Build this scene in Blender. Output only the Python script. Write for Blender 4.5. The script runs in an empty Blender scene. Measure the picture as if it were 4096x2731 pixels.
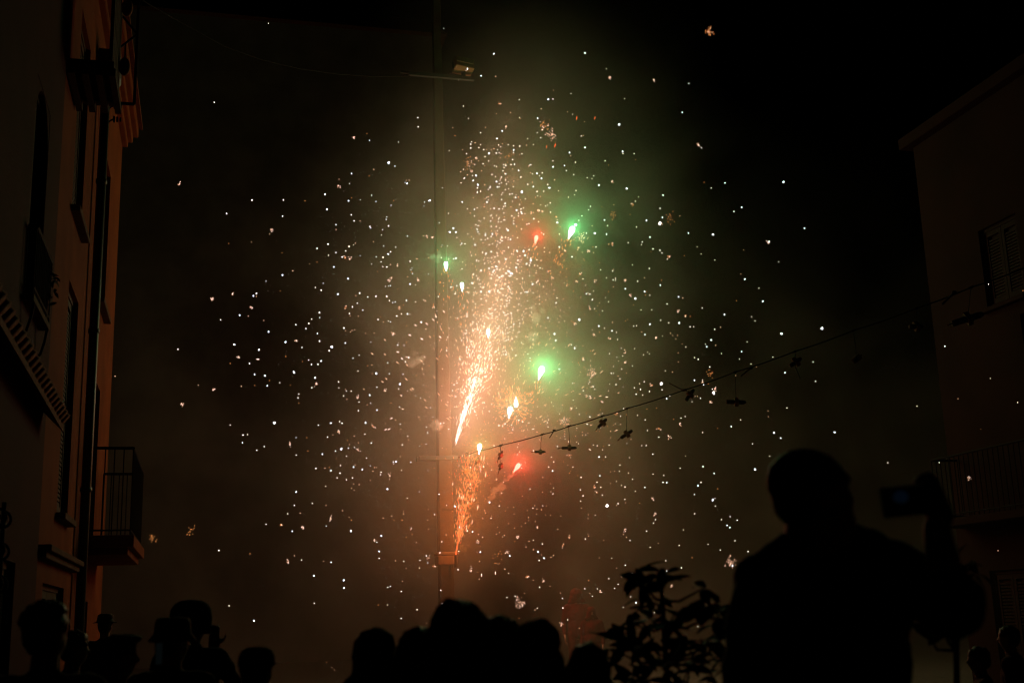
import bpy, bmesh, math, random
from mathutils import Vector, Matrix, Euler
R = math.radians
sc = bpy.context.scene
col = sc.collection
rnd = random.Random(7)

# ------------------------------------------------------------------ camera, world, exposure
F = 4764.0                                  # focal length in pixels of the 4096 px wide photograph
_y = Vector((800 - 2048, 1365 - 2500, F)).normalized()      # street direction seen by the camera
_z = Vector((-640, 20700, F)); _z = (_z - _z.dot(_y) * _y).normalized()
_x = _y.cross(_z)
if _x.x < 0: _x = -_x
CAM = Vector((0, 0, 1.6))
def w2(v): return Vector((_x.dot(v), _y.dot(v), _z.dot(v)))
def ray(px, py): return w2(Vector((px - 2048, 1365 - py, F)).normalized())
def atX(px, py, x): d = ray(px, py); return CAM + d * (x / d.x)
def atY(px, py, y): d = ray(px, py); return CAM + d * (y / d.y)
def atD(px, py, t): return CAM + ray(px, py) * t

cam_data = bpy.data.cameras.new('camera')
cam = bpy.data.objects.new('camera', cam_data); col.objects.link(cam)
r_, u_, f_ = w2(Vector((1, 0, 0))), w2(Vector((0, 1, 0))), w2(Vector((0, 0, 1)))
cam.matrix_world = Matrix(((r_.x, u_.x, -f_.x, CAM.x), (r_.y, u_.y, -f_.y, CAM.y), (r_.z, u_.z, -f_.z, CAM.z), (0, 0, 0, 1)))
cam_data.sensor_width = 36.0
cam_data.lens = 36.0 * F / 4096.0
cam_data.clip_start = 0.05; cam_data.clip_end = 500
cam_data.dof.use_dof = True; cam_data.dof.focus_distance = 26.0; cam_data.dof.aperture_fstop = 2.2
sc.camera = cam

world = bpy.data.worlds.new('World'); sc.world = world; world.use_nodes = True
nt = world.node_tree; bg = nt.nodes['Background']
sky = nt.nodes.new('ShaderNodeTexSky'); sky.sky_type = 'NISHITA'; sky.sun_disc = False
sky.sun_elevation = R(-6.0); sky.sun_rotation = R(200)
nt.links.new(sky.outputs[0], bg.inputs[0]); bg.inputs[1].default_value = 0.0012

sc.view_settings.view_transform = 'Standard'; sc.view_settings.look = 'None'
sc.view_settings.exposure = -0.18; sc.view_settings.gamma = 1.0
sc.view_settings.use_curve_mapping = False
cy = sc.cycles
cy.use_denoising = True
cy.max_bounces = 2; cy.diffuse_bounces = 1; cy.glossy_bounces = 1; cy.transmission_bounces = 2
cy.volume_bounces = 0; cy.transparent_max_bounces = 8
cy.volume_step_rate = 2.5; cy.volume_max_steps = 64
cy.sample_clamp_indirect = 2.0; cy.sample_clamp_direct = 22.0
cy.use_light_tree = True
cy.filter_width = 1.2

# ------------------------------------------------------------------ helpers
def tag(o, label=None, cat=None, group=None, kind=None):
    if label: o['label'] = label
    if cat: o['category'] = cat
    if group: o['group'] = group
    if kind: o['kind'] = kind
    return o
def empty(name, loc=(0, 0, 0), rz=0.0):
    o = bpy.data.objects.new(name, None); o.empty_display_size = 0.1
    o.location = loc; o.rotation_euler = (0, 0, rz); col.objects.link(o); return o
class MB:
    def __init__(s): s.v = []; s.f = []
    def add(s, vs, fs):
        n = len(s.v); s.v += [tuple(v) for v in vs]; s.f += [tuple(i + n for i in f) for f in fs]; return s
    def box(s, x0, x1, y0, y1, z0, z1, M=None):
        vs = [Vector(p) for p in ((x0, y0, z0), (x1, y0, z0), (x1, y1, z0), (x0, y1, z0), (x0, y0, z1), (x1, y0, z1), (x1, y1, z1), (x0, y1, z1))]
        if M: vs = [M @ v for v in vs]
        return s.add(vs, ((0, 3, 2, 1), (4, 5, 6, 7), (0, 1, 5, 4), (1, 2, 6, 5), (2, 3, 7, 6), (3, 0, 4, 7)))
    def tube(s, pts, rad, n=8):
        pts = [Vector(p) for p in pts]
        if not isinstance(rad, (list, tuple)): rad = [rad] * len(pts)
        rings = []; ref = None
        for i, p in enumerate(pts):
            t = (pts[min(i + 1, len(pts) - 1)] - pts[max(i - 1, 0)])
            t = t.normalized() if t.length > 1e-9 else Vector((0, 0, 1))
            if ref is None: ref = Vector((0, 0, 1)) if abs(t.z) < .9 else Vector((1, 0, 0))
            a = t.cross(ref).normalized(); b = t.cross(a).normalized(); ref = a.cross(t)
            rings.append([p + (a * math.cos(6.28318 * k / n) + b * math.sin(6.28318 * k / n)) * rad[i] for k in range(n)])
        vs = [v for r in rings for v in r]; fs = []
        for i in range(len(rings) - 1):
            for k in range(n):
                fs.append((i * n + k, i * n + (k + 1) % n, (i + 1) * n + (k + 1) % n, (i + 1) * n + k))
        fs.append(tuple(range(n - 1, -1, -1))); m = (len(rings) - 1) * n; fs.append(tuple(m + k for k in range(n)))
        return s.add(vs, fs)
    def ell(s, c, r, rot=None, nu=14, nv=9):
        c = Vector(c); M = Euler(rot).to_matrix() if rot else None
        vs = []; fs = []
        for j in range(1, nv):
            th = math.pi * j / nv
            for i in range(nu):
                ph = 2 * math.pi * i / nu
                v = Vector((r[0] * math.sin(th) * math.cos(ph), r[1] * math.sin(th) * math.sin(ph), r[2] * math.cos(th)))
                vs.append(c + (M @ v if M else v))
        t = Vector((0, 0, r[2])); t = M @ t if M else t
        vs += [c + t, c - t]; top = len(vs) - 2; bot = top + 1
        for j in range(nv - 2):
            for i in range(nu):
                a = j * nu + i; b = j * nu + (i + 1) % nu
                fs.append((a, a + nu, b + nu, b))
        for i in range(nu):
            fs.append((top, i, (i + 1) % nu)); m = (nv - 2) * nu; fs.append((bot, m + (i + 1) % nu, m + i))
        return s.add(vs, fs)
    def cap(s, p0, r0, p1, r1):                     # tapered capsule
        p0, p1 = Vector(p0), Vector(p1); d = (p1 - p0); t = d.normalized()
        pts = [p0 - t * r0 * .98, p0 - t * r0 * .8, p0 - t * r0 * .45, p0, p1, p1 + t * r1 * .45, p1 + t * r1 * .8, p1 + t * r1 * .98]
        return s.tube(pts, [r0 * .15, r0 * .6, r0 * .89, r0, r1, r1 * .89, r1 * .6, r1 * .15], 12)
    def mesh(s, name, mat=None, smooth=False):
        me = bpy.data.meshes.new(name); me.from_pydata(s.v, [], s.f)
        if mat: me.materials.append(mat)
        if smooth: me.polygons.foreach_set('use_smooth', [True] * len(me.polygons))
        me.update(); return me
    def build(s, name, mat=None, parent=None, smooth=False):
        return link(name, s.mesh(name, mat, smooth), parent)
def link(name, me, parent=None, loc=None):
    o = bpy.data.objects.new(name, me); col.objects.link(o)
    if parent: o.parent = parent
    if loc is not None: o.location = loc
    return o
def copy_tree(o, parent=None):
    c = o.copy(); col.objects.link(c); c.parent = parent
    for ch in o.children: copy_tree(ch, c)
    return c
def bevel(o, w=.01, seg=2):
    m = o.modifiers.new('bevel', 'BEVEL'); m.width = w; m.segments = seg; m.limit_method = 'ANGLE'; return o
def organic(o, voxel, it=6):
    m = o.modifiers.new('remesh', 'REMESH'); m.mode = 'VOXEL'; m.voxel_size = voxel; m.use_smooth_shade = True
    k = o.modifiers.new('smooth', 'SMOOTH'); k.factor = .5; k.iterations = it; return o

def rough_up(o, size, amt):
    tx = bpy.data.textures.new('cloth_folds', 'CLOUDS'); tx.noise_scale = size; tx.noise_depth = 2
    m = o.modifiers.new('folds', 'DISPLACE'); m.texture = tx; m.strength = amt; m.texture_coords = 'LOCAL'; return o

# ------------------------------------------------------------------ materials
def pm(name, c, rough=.8, scale=6.0, amt=.25, bump=.0, bscale=40.0, metal=0.0, c2=None):
    m = bpy.data.materials.new(name); m.use_nodes = True; n = m.node_tree.nodes; l = m.node_tree.links
    b = n['Principled BSDF']; b.inputs['Roughness'].default_value = rough; b.inputs['Metallic'].default_value = metal
    if rough > .65: b.inputs['Specular IOR Level'].default_value = .08
    tc = n.new('ShaderNodeTexCoord'); nz = n.new('ShaderNodeTexNoise'); nz.inputs['Scale'].default_value = scale; nz.inputs['Detail'].default_value = 6
    l.new(tc.outputs['Object'], nz.inputs['Vector'])
    rp = n.new('ShaderNodeValToRGB'); l.new(nz.outputs[0], rp.inputs[0])
    d = c2 or tuple(x * (1 - amt) for x in c)
    rp.color_ramp.elements[0].color = (*d, 1); rp.color_ramp.elements[0].position = .35
    rp.color_ramp.elements[1].color = (*c, 1); rp.color_ramp.elements[1].position = .65
    l.new(rp.outputs[0], b.inputs['Base Color'])
    if bump:
        n2 = n.new('ShaderNodeTexNoise'); n2.inputs['Scale'].default_value = bscale; n2.inputs['Detail'].default_value = 4
        l.new(tc.outputs['Object'], n2.inputs['Vector'])
        bp = n.new('ShaderNodeBump'); bp.inputs['Strength'].default_value = bump; bp.inputs['Distance'].default_value = .02
        l.new(n2.outputs[0], bp.inputs['Height']); l.new(bp.outputs[0], b.inputs['Normal'])
    return m
def em(name, c, s):
    m = bpy.data.materials.new(name); m.use_nodes = True; n = m.node_tree.nodes; n.clear()
    e = n.new('ShaderNodeEmission'); e.inputs[0].default_value = (*c, 1); e.inputs[1].default_value = s
    o = n.new('ShaderNodeOutputMaterial'); m.node_tree.links.new(e.outputs[0], o.inputs[0])
    m.cycles.emission_sampling = 'NONE'; return m
M = {
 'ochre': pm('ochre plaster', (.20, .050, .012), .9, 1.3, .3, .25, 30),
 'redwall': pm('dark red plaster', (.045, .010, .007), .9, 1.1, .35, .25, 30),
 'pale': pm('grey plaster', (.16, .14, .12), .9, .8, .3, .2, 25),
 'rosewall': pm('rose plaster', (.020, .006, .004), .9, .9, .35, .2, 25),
 'stone': pm('grey stone', (.11, .065, .042), .85, 5, .3, .3, 30),
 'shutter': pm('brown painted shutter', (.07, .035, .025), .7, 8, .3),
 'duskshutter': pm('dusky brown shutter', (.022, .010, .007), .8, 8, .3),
 'greenshutter': pm('dark green shutter', (.03, .045, .03), .7, 8, .3),
 'wood': pm('dark weathered wood', (.05, .03, .02), .8, 14, .4),
 'iron': pm('black wrought iron', (.012, .011, .010), .8, 20, .3),
 'zinc': pm('dark zinc pipe', (.05, .045, .04), .5, 9, .3, metal=.3),
 'tile': pm('clay roof tile', (.22, .08, .045), .85, 9, .4),
 'pole': pm('tan painted concrete', (.075, .048, .032), .85, 3, .3, .3, 18),
 'tape': pm('kraft paper wrap', (.22, .12, .06), .8, 12, .3),
 'lampcase': pm('brown lamp housing', (.20, .11, .05), .7, 6, .3),
 'rope': pm('dark hemp rope', (.012, .010, .009), .9, 60, .3),
 'card': pm('dark firecracker card', (.045, .03, .022), .8, 30, .4),
 'glassdark': pm('dark window glass', (.012, .012, .014), .15, 2, .1),
 'skin': pm('skin', (.30, .18, .13), .6, 10, .12),
 'hairdark': pm('dark hair', (.012, .009, .008), .6, 60, .4),
 'hairbrown': pm('brown hair', (.035, .02, .013), .6, 60, .4),
 'black': pm('black cotton', (.012, .012, .013), .95, 20, .3),
 'navy': pm('navy cotton', (.015, .017, .028), .95, 20, .3),
 'greycloth': pm('dark grey cloth', (.04, .038, .036), .95, 20, .3),
 'redcloth': pm('red costume cloth', (.07, .005, .004), .9, 14, .3),
 'maroon': pm('maroon felt', (.08, .014, .01), .9, 18, .3),
 'jeans': pm('dark denim', (.02, .025, .04), .95, 30, .3),
 'leaf': pm('dark glossy leaf', (.02, .036, .013), .75, 14, .3),
 'bark': pm('twig bark', (.06, .042, .03), .9, 20, .3),
 'terracotta': pm('terracotta', (.28, .11, .06), .85, 8, .25),
 'phone': pm('black phone case', (.012, .012, .014), .3, 10, .1),
 'yellow': pm('yellow trim', (.5, .3, .05), .8, 12, .2),
 's_white': em('white hot spark', (1, .83, .80), 5.5),
 's_blue': em('blue white spark', (.82, .87, 1), 5.2),
 's_warm': em('warm spark', (1, .52, .32), 2.7),
 's_orange': em('orange ember', (1, .33, .09), 1.9),
 's_pink': em('pink white spark', (1, .63, .53), 3.2),
 's_red': em('red streak', (1, .12, .03), 2.2),
 'green_fire': em('green flare', (.35, 1, .55), 60),
 'white_green': em('pale green flare', (.70, 1, .85), 16),
 'red_fire': em('red flare', (1, .14, .10), 8),
 'screen': em('dim blue phone screen', (.05, .16, .34), .013),
 'screen2': em('pale phone light', (.25, .4, .42), .006),
}

# ------------------------------------------------------------------ ground
def ground():
    mb = MB().add([(-70, -12, 0), (90, -12, 0), (90, 110, 0), (-70, 110, 0)], [(0, 1, 2, 3)])
    m = bpy.data.materials.new('worn paving'); m.use_nodes = True; n = m.node_tree.nodes; l = m.node_tree.links
    b = n['Principled BSDF']; b.inputs['Roughness'].default_value = .75
    tc = n.new('ShaderNodeTexCoord'); v = n.new('ShaderNodeTexVoronoi'); v.feature = 'DISTANCE_TO_EDGE'; v.inputs['Scale'].default_value = 5
    v2 = n.new('ShaderNodeTexVoronoi'); v2.inputs['Scale'].default_value = 5
    l.new(tc.outputs['Object'], v.inputs['Vector']); l.new(tc.outputs['Object'], v2.inputs['Vector'])
    r = n.new('ShaderNodeValToRGB'); r.color_ramp.elements[0].color = (.03, .027, .024, 1); r.color_ramp.elements[1].color = (.13, .115, .10, 1); r.color_ramp.elements[1].position = .08
    l.new(v.outputs[0], r.inputs[0]); l.new(r.outputs[0], b.inputs['Base Color'])
    bp = n.new('ShaderNodeBump'); bp.inputs['Strength'].default_value = .6; bp.inputs['Distance'].default_value = .02
    l.new(v.outputs[0], bp.inputs['Height']); l.new(bp.outputs[0], b.inputs['Normal'])
    tag(mb.build('ground', m), kind='structure')
ground()

# ------------------------------------------------------------------ air: thin even haze and the drifting firework smoke
def vol_mat(name):
    m = bpy.data.materials.new(name); m.use_nodes = True; n = m.node_tree.nodes; n.clear()
    o = n.new('ShaderNodeOutputMaterial'); p = n.new('ShaderNodeVolumePrincipled')
    m.node_tree.links.new(p.outputs[0], o.inputs['Volume']); return m, n, m.node_tree.links, p
class NM:                                    # small node-math writer
    def __init__(s, n, l): s.n = n; s.l = l
    def op(s, o, a, b=None, c=None):
        q = s.n.new('ShaderNodeMath'); q.operation = o
        for i, x in enumerate((a, b, c)):
            if x is None: continue
            if isinstance(x, (int, float)): q.inputs[i].default_value = x
            else: s.l.new(x, q.inputs[i])
        return q.outputs[0]
    def gauss(s, a, c, w):
        d = s.op('DIVIDE', s.op('SUBTRACT', a, c), w); return s.op('MULTIPLY', d, d)
    def rampd(s, a, lo, hi):
        q = s.n.new('ShaderNodeMapRange'); q.interpolation_type = 'SMOOTHSTEP'; s.l.new(a, q.inputs[0])
        q.inputs[1].default_value = lo; q.inputs[2].default_value = hi; return q.outputs[0]
def smoke():
    m, n, l, p = vol_mat('drifting firework smoke'); p.inputs['Color'].default_value = (.95, .80, .66, 1)
    p.inputs['Anisotropy'].default_value = .0
    tc = n.new('ShaderNodeTexCoord'); sp = n.new('ShaderNodeSeparateXYZ'); l.new(tc.outputs['Object'], sp.inputs[0])
    k = NM(n, l); x, y, z = sp.outputs
    nz = n.new('ShaderNodeTexNoise'); nz.inputs['Scale'].default_value = .30; nz.inputs['Detail'].default_value = 4; nz.inputs['Roughness'].default_value = .55; nz.inputs['Distortion'].default_value = .6
    l.new(tc.outputs['Object'], nz.inputs['Vector'])
    wisps = k.rampd(nz.outputs[0], .36, .68)
    # leaning plume round the burst
    xc = k.op('ADD', 6.3, k.op('MULTIPLY', k.op('SUBTRACT', z, 5.0), .09))
    plume = k.op('EXPONENT', k.op('MULTIPLY', -1.0, k.op('ADD', k.op('ADD', k.gauss(x, xc, PL[0]), k.gauss(y, 27.5, PL[1])), k.gauss(z, 7.6, PL[2]))))
    low = k.op('EXPONENT', k.op('MULTIPLY', -1.0, k.op('ADD', k.op('ADD', k.gauss(x, 9.0, 22.0), k.gauss(y, 24.5, 7.2)), k.gauss(z, 1.0, 6.0))))
    d = k.op('ADD', k.op('MULTIPLY', plume, PL[3]), k.op('MULTIPLY', low, PL[4]))
    d = k.op('MULTIPLY', d, k.op('ADD', k.op('MULTIPLY', wisps, 1.15), .12))
    d = k.op('MAXIMUM', k.op('SUBTRACT', d, .0012), 0.0)
    l.new(d, p.inputs['Density'])
    o = MB().box(-14, 32, 11.5, 42, .02, 21).build('smoke', m)
    tag(o, kind='stuff', label='drifting smoke lit by the fireworks')
PL = (2.8, 3.4, 4.8, .42, .028)
smoke()

# ------------------------------------------------------------------ buildings
def wall_holes(x0, x1, y0, y1, z0, z1, holes):
    """solid wall with real openings; holes are (y0,y1,z0,z1)"""
    ys = sorted({y0, y1, *[h[0] for h in holes], *[h[1] for h in holes]}); zs = sorted({z0, z1, *[h[2] for h in holes], *[h[3] for h in holes]})
    ys = [v for v in ys if y0 <= v <= y1]; zs = [v for v in zs if z0 <= v <= z1]
    mb = MB(); solid = lambda a, b: not any(h[0] - 1e-6 <= a and b[0] <= h[1] + 1e-6 and h[2] - 1e-6 <= b[1] and b[2] <= h[3] + 1e-6 for h in holes)
    def ok(i, j):
        if i < 0 or j < 0 or i >= len(ys) - 1 or j >= len(zs) - 1: return False
        return not any(h[0] - 1e-6 <= ys[i] and ys[i + 1] <= h[1] + 1e-6 and h[2] - 1e-6 <= zs[j] and zs[j + 1] <= h[3] + 1e-6 for h in holes)
    for i in range(len(ys) - 1):
        for j in range(len(zs) - 1):
            if not ok(i, j): continue
            a, b, c, d = ys[i], ys[i + 1], zs[j], zs[j + 1]
            mb.add([(x1, a, c), (x1, b, c), (x1, b, d), (x1, a, d)], [(0, 1, 2, 3)])
            mb.add([(x0, a, c), (x0, b, c), (x0, b, d), (x0, a, d)], [(3, 2, 1, 0)])
            if not ok(i - 1, j): mb.add([(x0, a, c), (x1, a, c), (x1, a, d), (x0, a, d)], [(0, 1, 2, 3)])
            if not ok(i + 1, j): mb.add([(x0, b, c), (x1, b, c), (x1, b, d), (x0, b, d)], [(3, 2, 1, 0)])
            if not ok(i, j - 1): mb.add([(x0, a, c), (x0, b, c), (x1, b, c), (x1, a, c)], [(0, 1, 2, 3)])
            if not ok(i, j + 1): mb.add([(x0, a, d), (x0, b, d), (x1, b, d), (x1, a, d)], [(3, 2, 1, 0)])
    return mb
def window(parent, xs, s, y0, y1, z0, z1, shut='shutter', sill=True, slats=True, door=False):
    """window in a wall whose face is at x = xs and looks to s (+1 or -1); closed louvred shutters or glass"""
    w = MB()
    t = .06; d = -s * .14
    def bx(mb, ya, yb, za, zb, da, db):
        xa, xb = sorted((xs + s * da, xs + s * db)); mb.box(xa, xb, ya, yb, za, zb)
    bx(w, y0, y0 + t, z0, z1, -.18, -.06); bx(w, y1 - t, y1, z0, z1, -.18, -.06)
    bx(w, y0 + t, y1 - t, z1 - t, z1, -.18, -.06); bx(w, y0 + t, y1 - t, z0, z0 + t, -.18, -.06)
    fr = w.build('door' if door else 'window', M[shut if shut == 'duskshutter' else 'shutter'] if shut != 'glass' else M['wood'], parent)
    if shut == 'glass':
        g = MB(); bx(g, y0 + t, y1 - t, z0 + t, z1 - t, -.14, -.12); g.build('pane', M['glassdark'], fr)
        b = MB(); ym = (y0 + y1) / 2; bx(b, ym - .025, ym + .025, z0 + t, z1 - t, -.119, -.07); b.build('glazing_bar', M['wood'], fr)
    else:
        ym = (y0 + y1) / 2
        for ya, yb in ((y0 + t, ym - .005), (ym + .005, y1 - t)):
            sh = MB()
            bx(sh, ya, ya + .07, z0 + t, z1 - t, -.12, -.075); bx(sh, yb - .07, yb, z0 + t, z1 - t, -.12, -.075)
            bx(sh, ya + .07, yb - .07, z0 + t, z0 + t + .09, -.12, -.075); bx(sh, ya + .07, yb - .07, z1 - t - .09, z1 - t, -.12, -.075)
            zz = z0 + t + .1
            while zz < z1 - t - .15:
                bx(sh, ya + .07, yb - .07, zz, zz + .035, -.115, -.085); zz += .055
            bx(sh, ya + .07, yb - .07, z0 + t + .09, z1 - t - .09, -.13, -.121)
            sh.build('shutter', M[shut], fr)
    if sill:
        b = MB(); bx(b, y0 - .08, y1 + .08, z0 - .08, z0 - .003, -.1, .11); bevel(b.build('sill', M['rosewall' if shut == 'duskshutter' else 'stone'], fr), .012)
    return fr
def railing(parent, name, pts, z0, z1, gap=.12, mat='iron'):
    """bar railing along a polyline, each bar a part"""
    rl = MB()
    for a, b in zip(pts[:-1], pts[1:]):
        rl.tube([(*a, z1), (*b, z1)], .022, 6); rl.tube([(*a, z0 + .07), (*b, z0 + .07)], .014, 6)
    top = rl.build(name, M[mat], parent)
    bar = MB().tube([(0, 0, 0), (0, 0, z1 - z0 - .01)], .009, 6).mesh('bar', M[mat])
    for a, b in zip(pts[:-1], pts[1:]):
        a, b = Vector(a), Vector(b); n = max(1, int((b - a).length / gap))
        for i in range(n + 1):
            q = a + (b - a) * i / n; link('bar', bar, top, (q.x, q.y, z0 + .005))
    return top
LW = -1.65
def ochre_house():
    t = empty('ochre_house', (LW, 17, 0)); inv = Matrix.Translation((-LW, -17, 0))
    P = lambda o: (setattr(o, 'matrix_parent_inverse', inv), o)[1]
    holes = [(14.62, 15.8, 6.62, 9.25), (14.8, 15.95, 2.93, 5.74), (18.55, 19.85, 6.52, 8.95), (18.6, 19.8, 2.88, 5.3), (13.9, 16.0, 0, 2.1), (18.1, 19.4, 0, 2.0)]
    w = P(wall_holes(LW - 5.0, LW, 13.22, 22.0, 0, 10.6, holes).build('wall', M['ochre'], t))
    window_list = [(holes[0], 'shutter', True), (holes[1], 'greenshutter', True), (holes[2], 'shutter', True), (holes[3], 'glass', False)]
    for h, s, sl in window_list: P(window(t, LW, 1, *h, shut=s, sill=sl))
    P(window(t, LW, 1, *holes[4], shut='greenshutter', sill=False, door=True)); P(window(t, LW, 1, *holes[5], shut='shutter', sill=False, door=True))
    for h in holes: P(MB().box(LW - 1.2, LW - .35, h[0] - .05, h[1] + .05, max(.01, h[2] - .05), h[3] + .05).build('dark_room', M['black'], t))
    c = MB(); c.box(LW - .5, LW + .10, 13.23, 22.02, 10.36, 10.48); c.box(LW - .5, LW + .18, 13.235, 22.08, 10.48, 10.62); c.box(LW - .5, LW + .27, 13.24, 22.16, 10.62, 10.80)
    P(bevel(c.build('cornice', M['ochre'], t), .02))
    rf = MB().add([(LW + .34, 13.2, 10.80), (LW + .34, 22.2, 10.80), (LW - 5, 22.2, 12.6), (LW - 5, 13.2, 12.6), (LW + .34, 13.2, 10.86), (LW + .34, 22.2, 10.86), (LW - 5, 22.2, 12.66), (LW - 5, 13.2, 12.66)],
        [(3, 2, 1, 0), (4, 5, 6, 7), (0, 1, 5, 4), (1, 2, 6, 5), (2, 3, 7, 6), (3, 0, 4, 7)])
    P(rf.build('roof', M['tile'], t))
    l = MB(); l.box(LW - .02, LW + .14, 13.3, 17.0, 2.40, 2.47); l.box(LW - .02, LW + .09, 13.32, 16.98, 2.33, 2.40)
    P(bevel(l.build('ledge', M['stone'], t), .012))
    dp = MB().tube([(LW + .11, 17.02, .02), (LW + .11, 17.02, 9.25)], .065, 12)
    for zz in (1.2, 3.4, 5.6, 7.8): dp.tube([(LW + .11, 17.02, zz), (LW + .11, 17.02, zz + .06)], .078, 12)
    d = P(dp.build('downpipe', M['zinc'], t, True))
    hb = MB().add([(LW + .02, 16.9, 9.2), (LW + .19, 16.9, 9.2), (LW + .19, 17.14, 9.2), (LW + .02, 17.14, 9.2), (LW + .01, 16.78, 9.45), (LW + .30, 16.78, 9.45), (LW + .30, 17.26, 9.45), (LW + .01, 17.26, 9.45), (LW + .01, 16.78, 9.78), (LW + .30, 16.78, 9.78), (LW + .30, 17.26, 9.78), (LW + .01, 17.26, 9.78)],
        [(3, 2, 1, 0), (0, 1, 5, 4), (1, 2, 6, 5), (2, 3, 7, 6), (3, 0, 4, 7), (4, 5, 9, 8), (5, 6, 10, 9), (6, 7, 11, 10), (7, 4, 8, 11), (8, 9, 10, 11)])
    hb.build('hopper_head', M['zinc'], d)
    # insulators on hooks beside the pipe
    for zz in (8.98, 9.2):
        q = MB().tube([(LW, 17.5, zz - .05), (LW + .1, 17.5, zz - .06), (LW + .16, 17.5, zz), (LW + .2, 17.5, zz + .02)], .012, 6)
        for k in range(3): q.tube([(LW + .19 + k * .045, 17.5, zz + .02), (LW + .215 + k * .045, 17.5, zz + .02)], [.05 - .008 * k] * 2, 10)
        P(q.build('wall_insulator', M['iron'], t))
    # balcony at the first floor, far end
    b = MB().box(LW - .02, LW + .72, 17.7, 20.9, 2.70, 2.87); b.box(LW - .02, LW + .64, 17.78, 20.82, 2.60, 2.70)
    bl = P(bevel(b.build('balcony', M['ochre'], t), .015))
    railing(bl, 'balcony_railing', [(LW + .03, 17.76), (LW + .66, 17.76), (LW + .66, 20.84), (LW + .03, 20.84)], 2.87, 4.1)
    # wooden upper balcony with iron side frame, seen from below
    wb = empty('wooden_balcony'); wb.parent = t; wb.matrix_parent_inverse = inv
    for i in range(7):
        y0 = 13.3 + i * .16
        MB().box(LW - .02, LW + .52, y0, y0 + .15, 7.86 + .02 * (i % 2), 7.93 + .02 * (i % 2)).build('plank', M['wood'], wb)
    for i in range(4):
        MB().box(LW + .02 + i * .15, LW + .09 + i * .15, 13.32, 14.4, 7.76, 7.855).build('joist', M['wood'], wb)
    for i in range(6):
        MB().box(LW + .46, LW + .50, 13.32 + i * .19, 13.32 + i * .19 + .15, 7.96, 9.2).build('board', M['wood'], wb)
    f = MB(); f.tube([(LW, 14.5, 7.95), (LW + .68, 14.5, 7.95)], .02, 6); f.tube([(LW + .68, 14.5, 7.95), (LW + .68, 14.5, 9.6)], .02, 6)
    f.tube([(LW + .68, 14.5, 8.9), (LW + .4, 14.5, 9.25)], .014, 6); f.tube([(LW + .68, 14.5, 8.9), (LW + .4, 14.5, 8.62)], .014, 6)
    f.build('iron_frame', M['iron'], wb)
    for zz in (8.35, 9.15):
        MB().ell((LW + .56, 14.3, zz), (.07, .07, .12)).tube([(LW + .56, 14.3, zz + .1), (LW + .56, 14.3, zz + .3)], .012, 6).build('hanging_pot', M['terracotta'], wb, True)
    tag(t, 'ochre plaster house with tall shuttered windows, downpipe and first floor balcony', 'house')
ochre_house()
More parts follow.
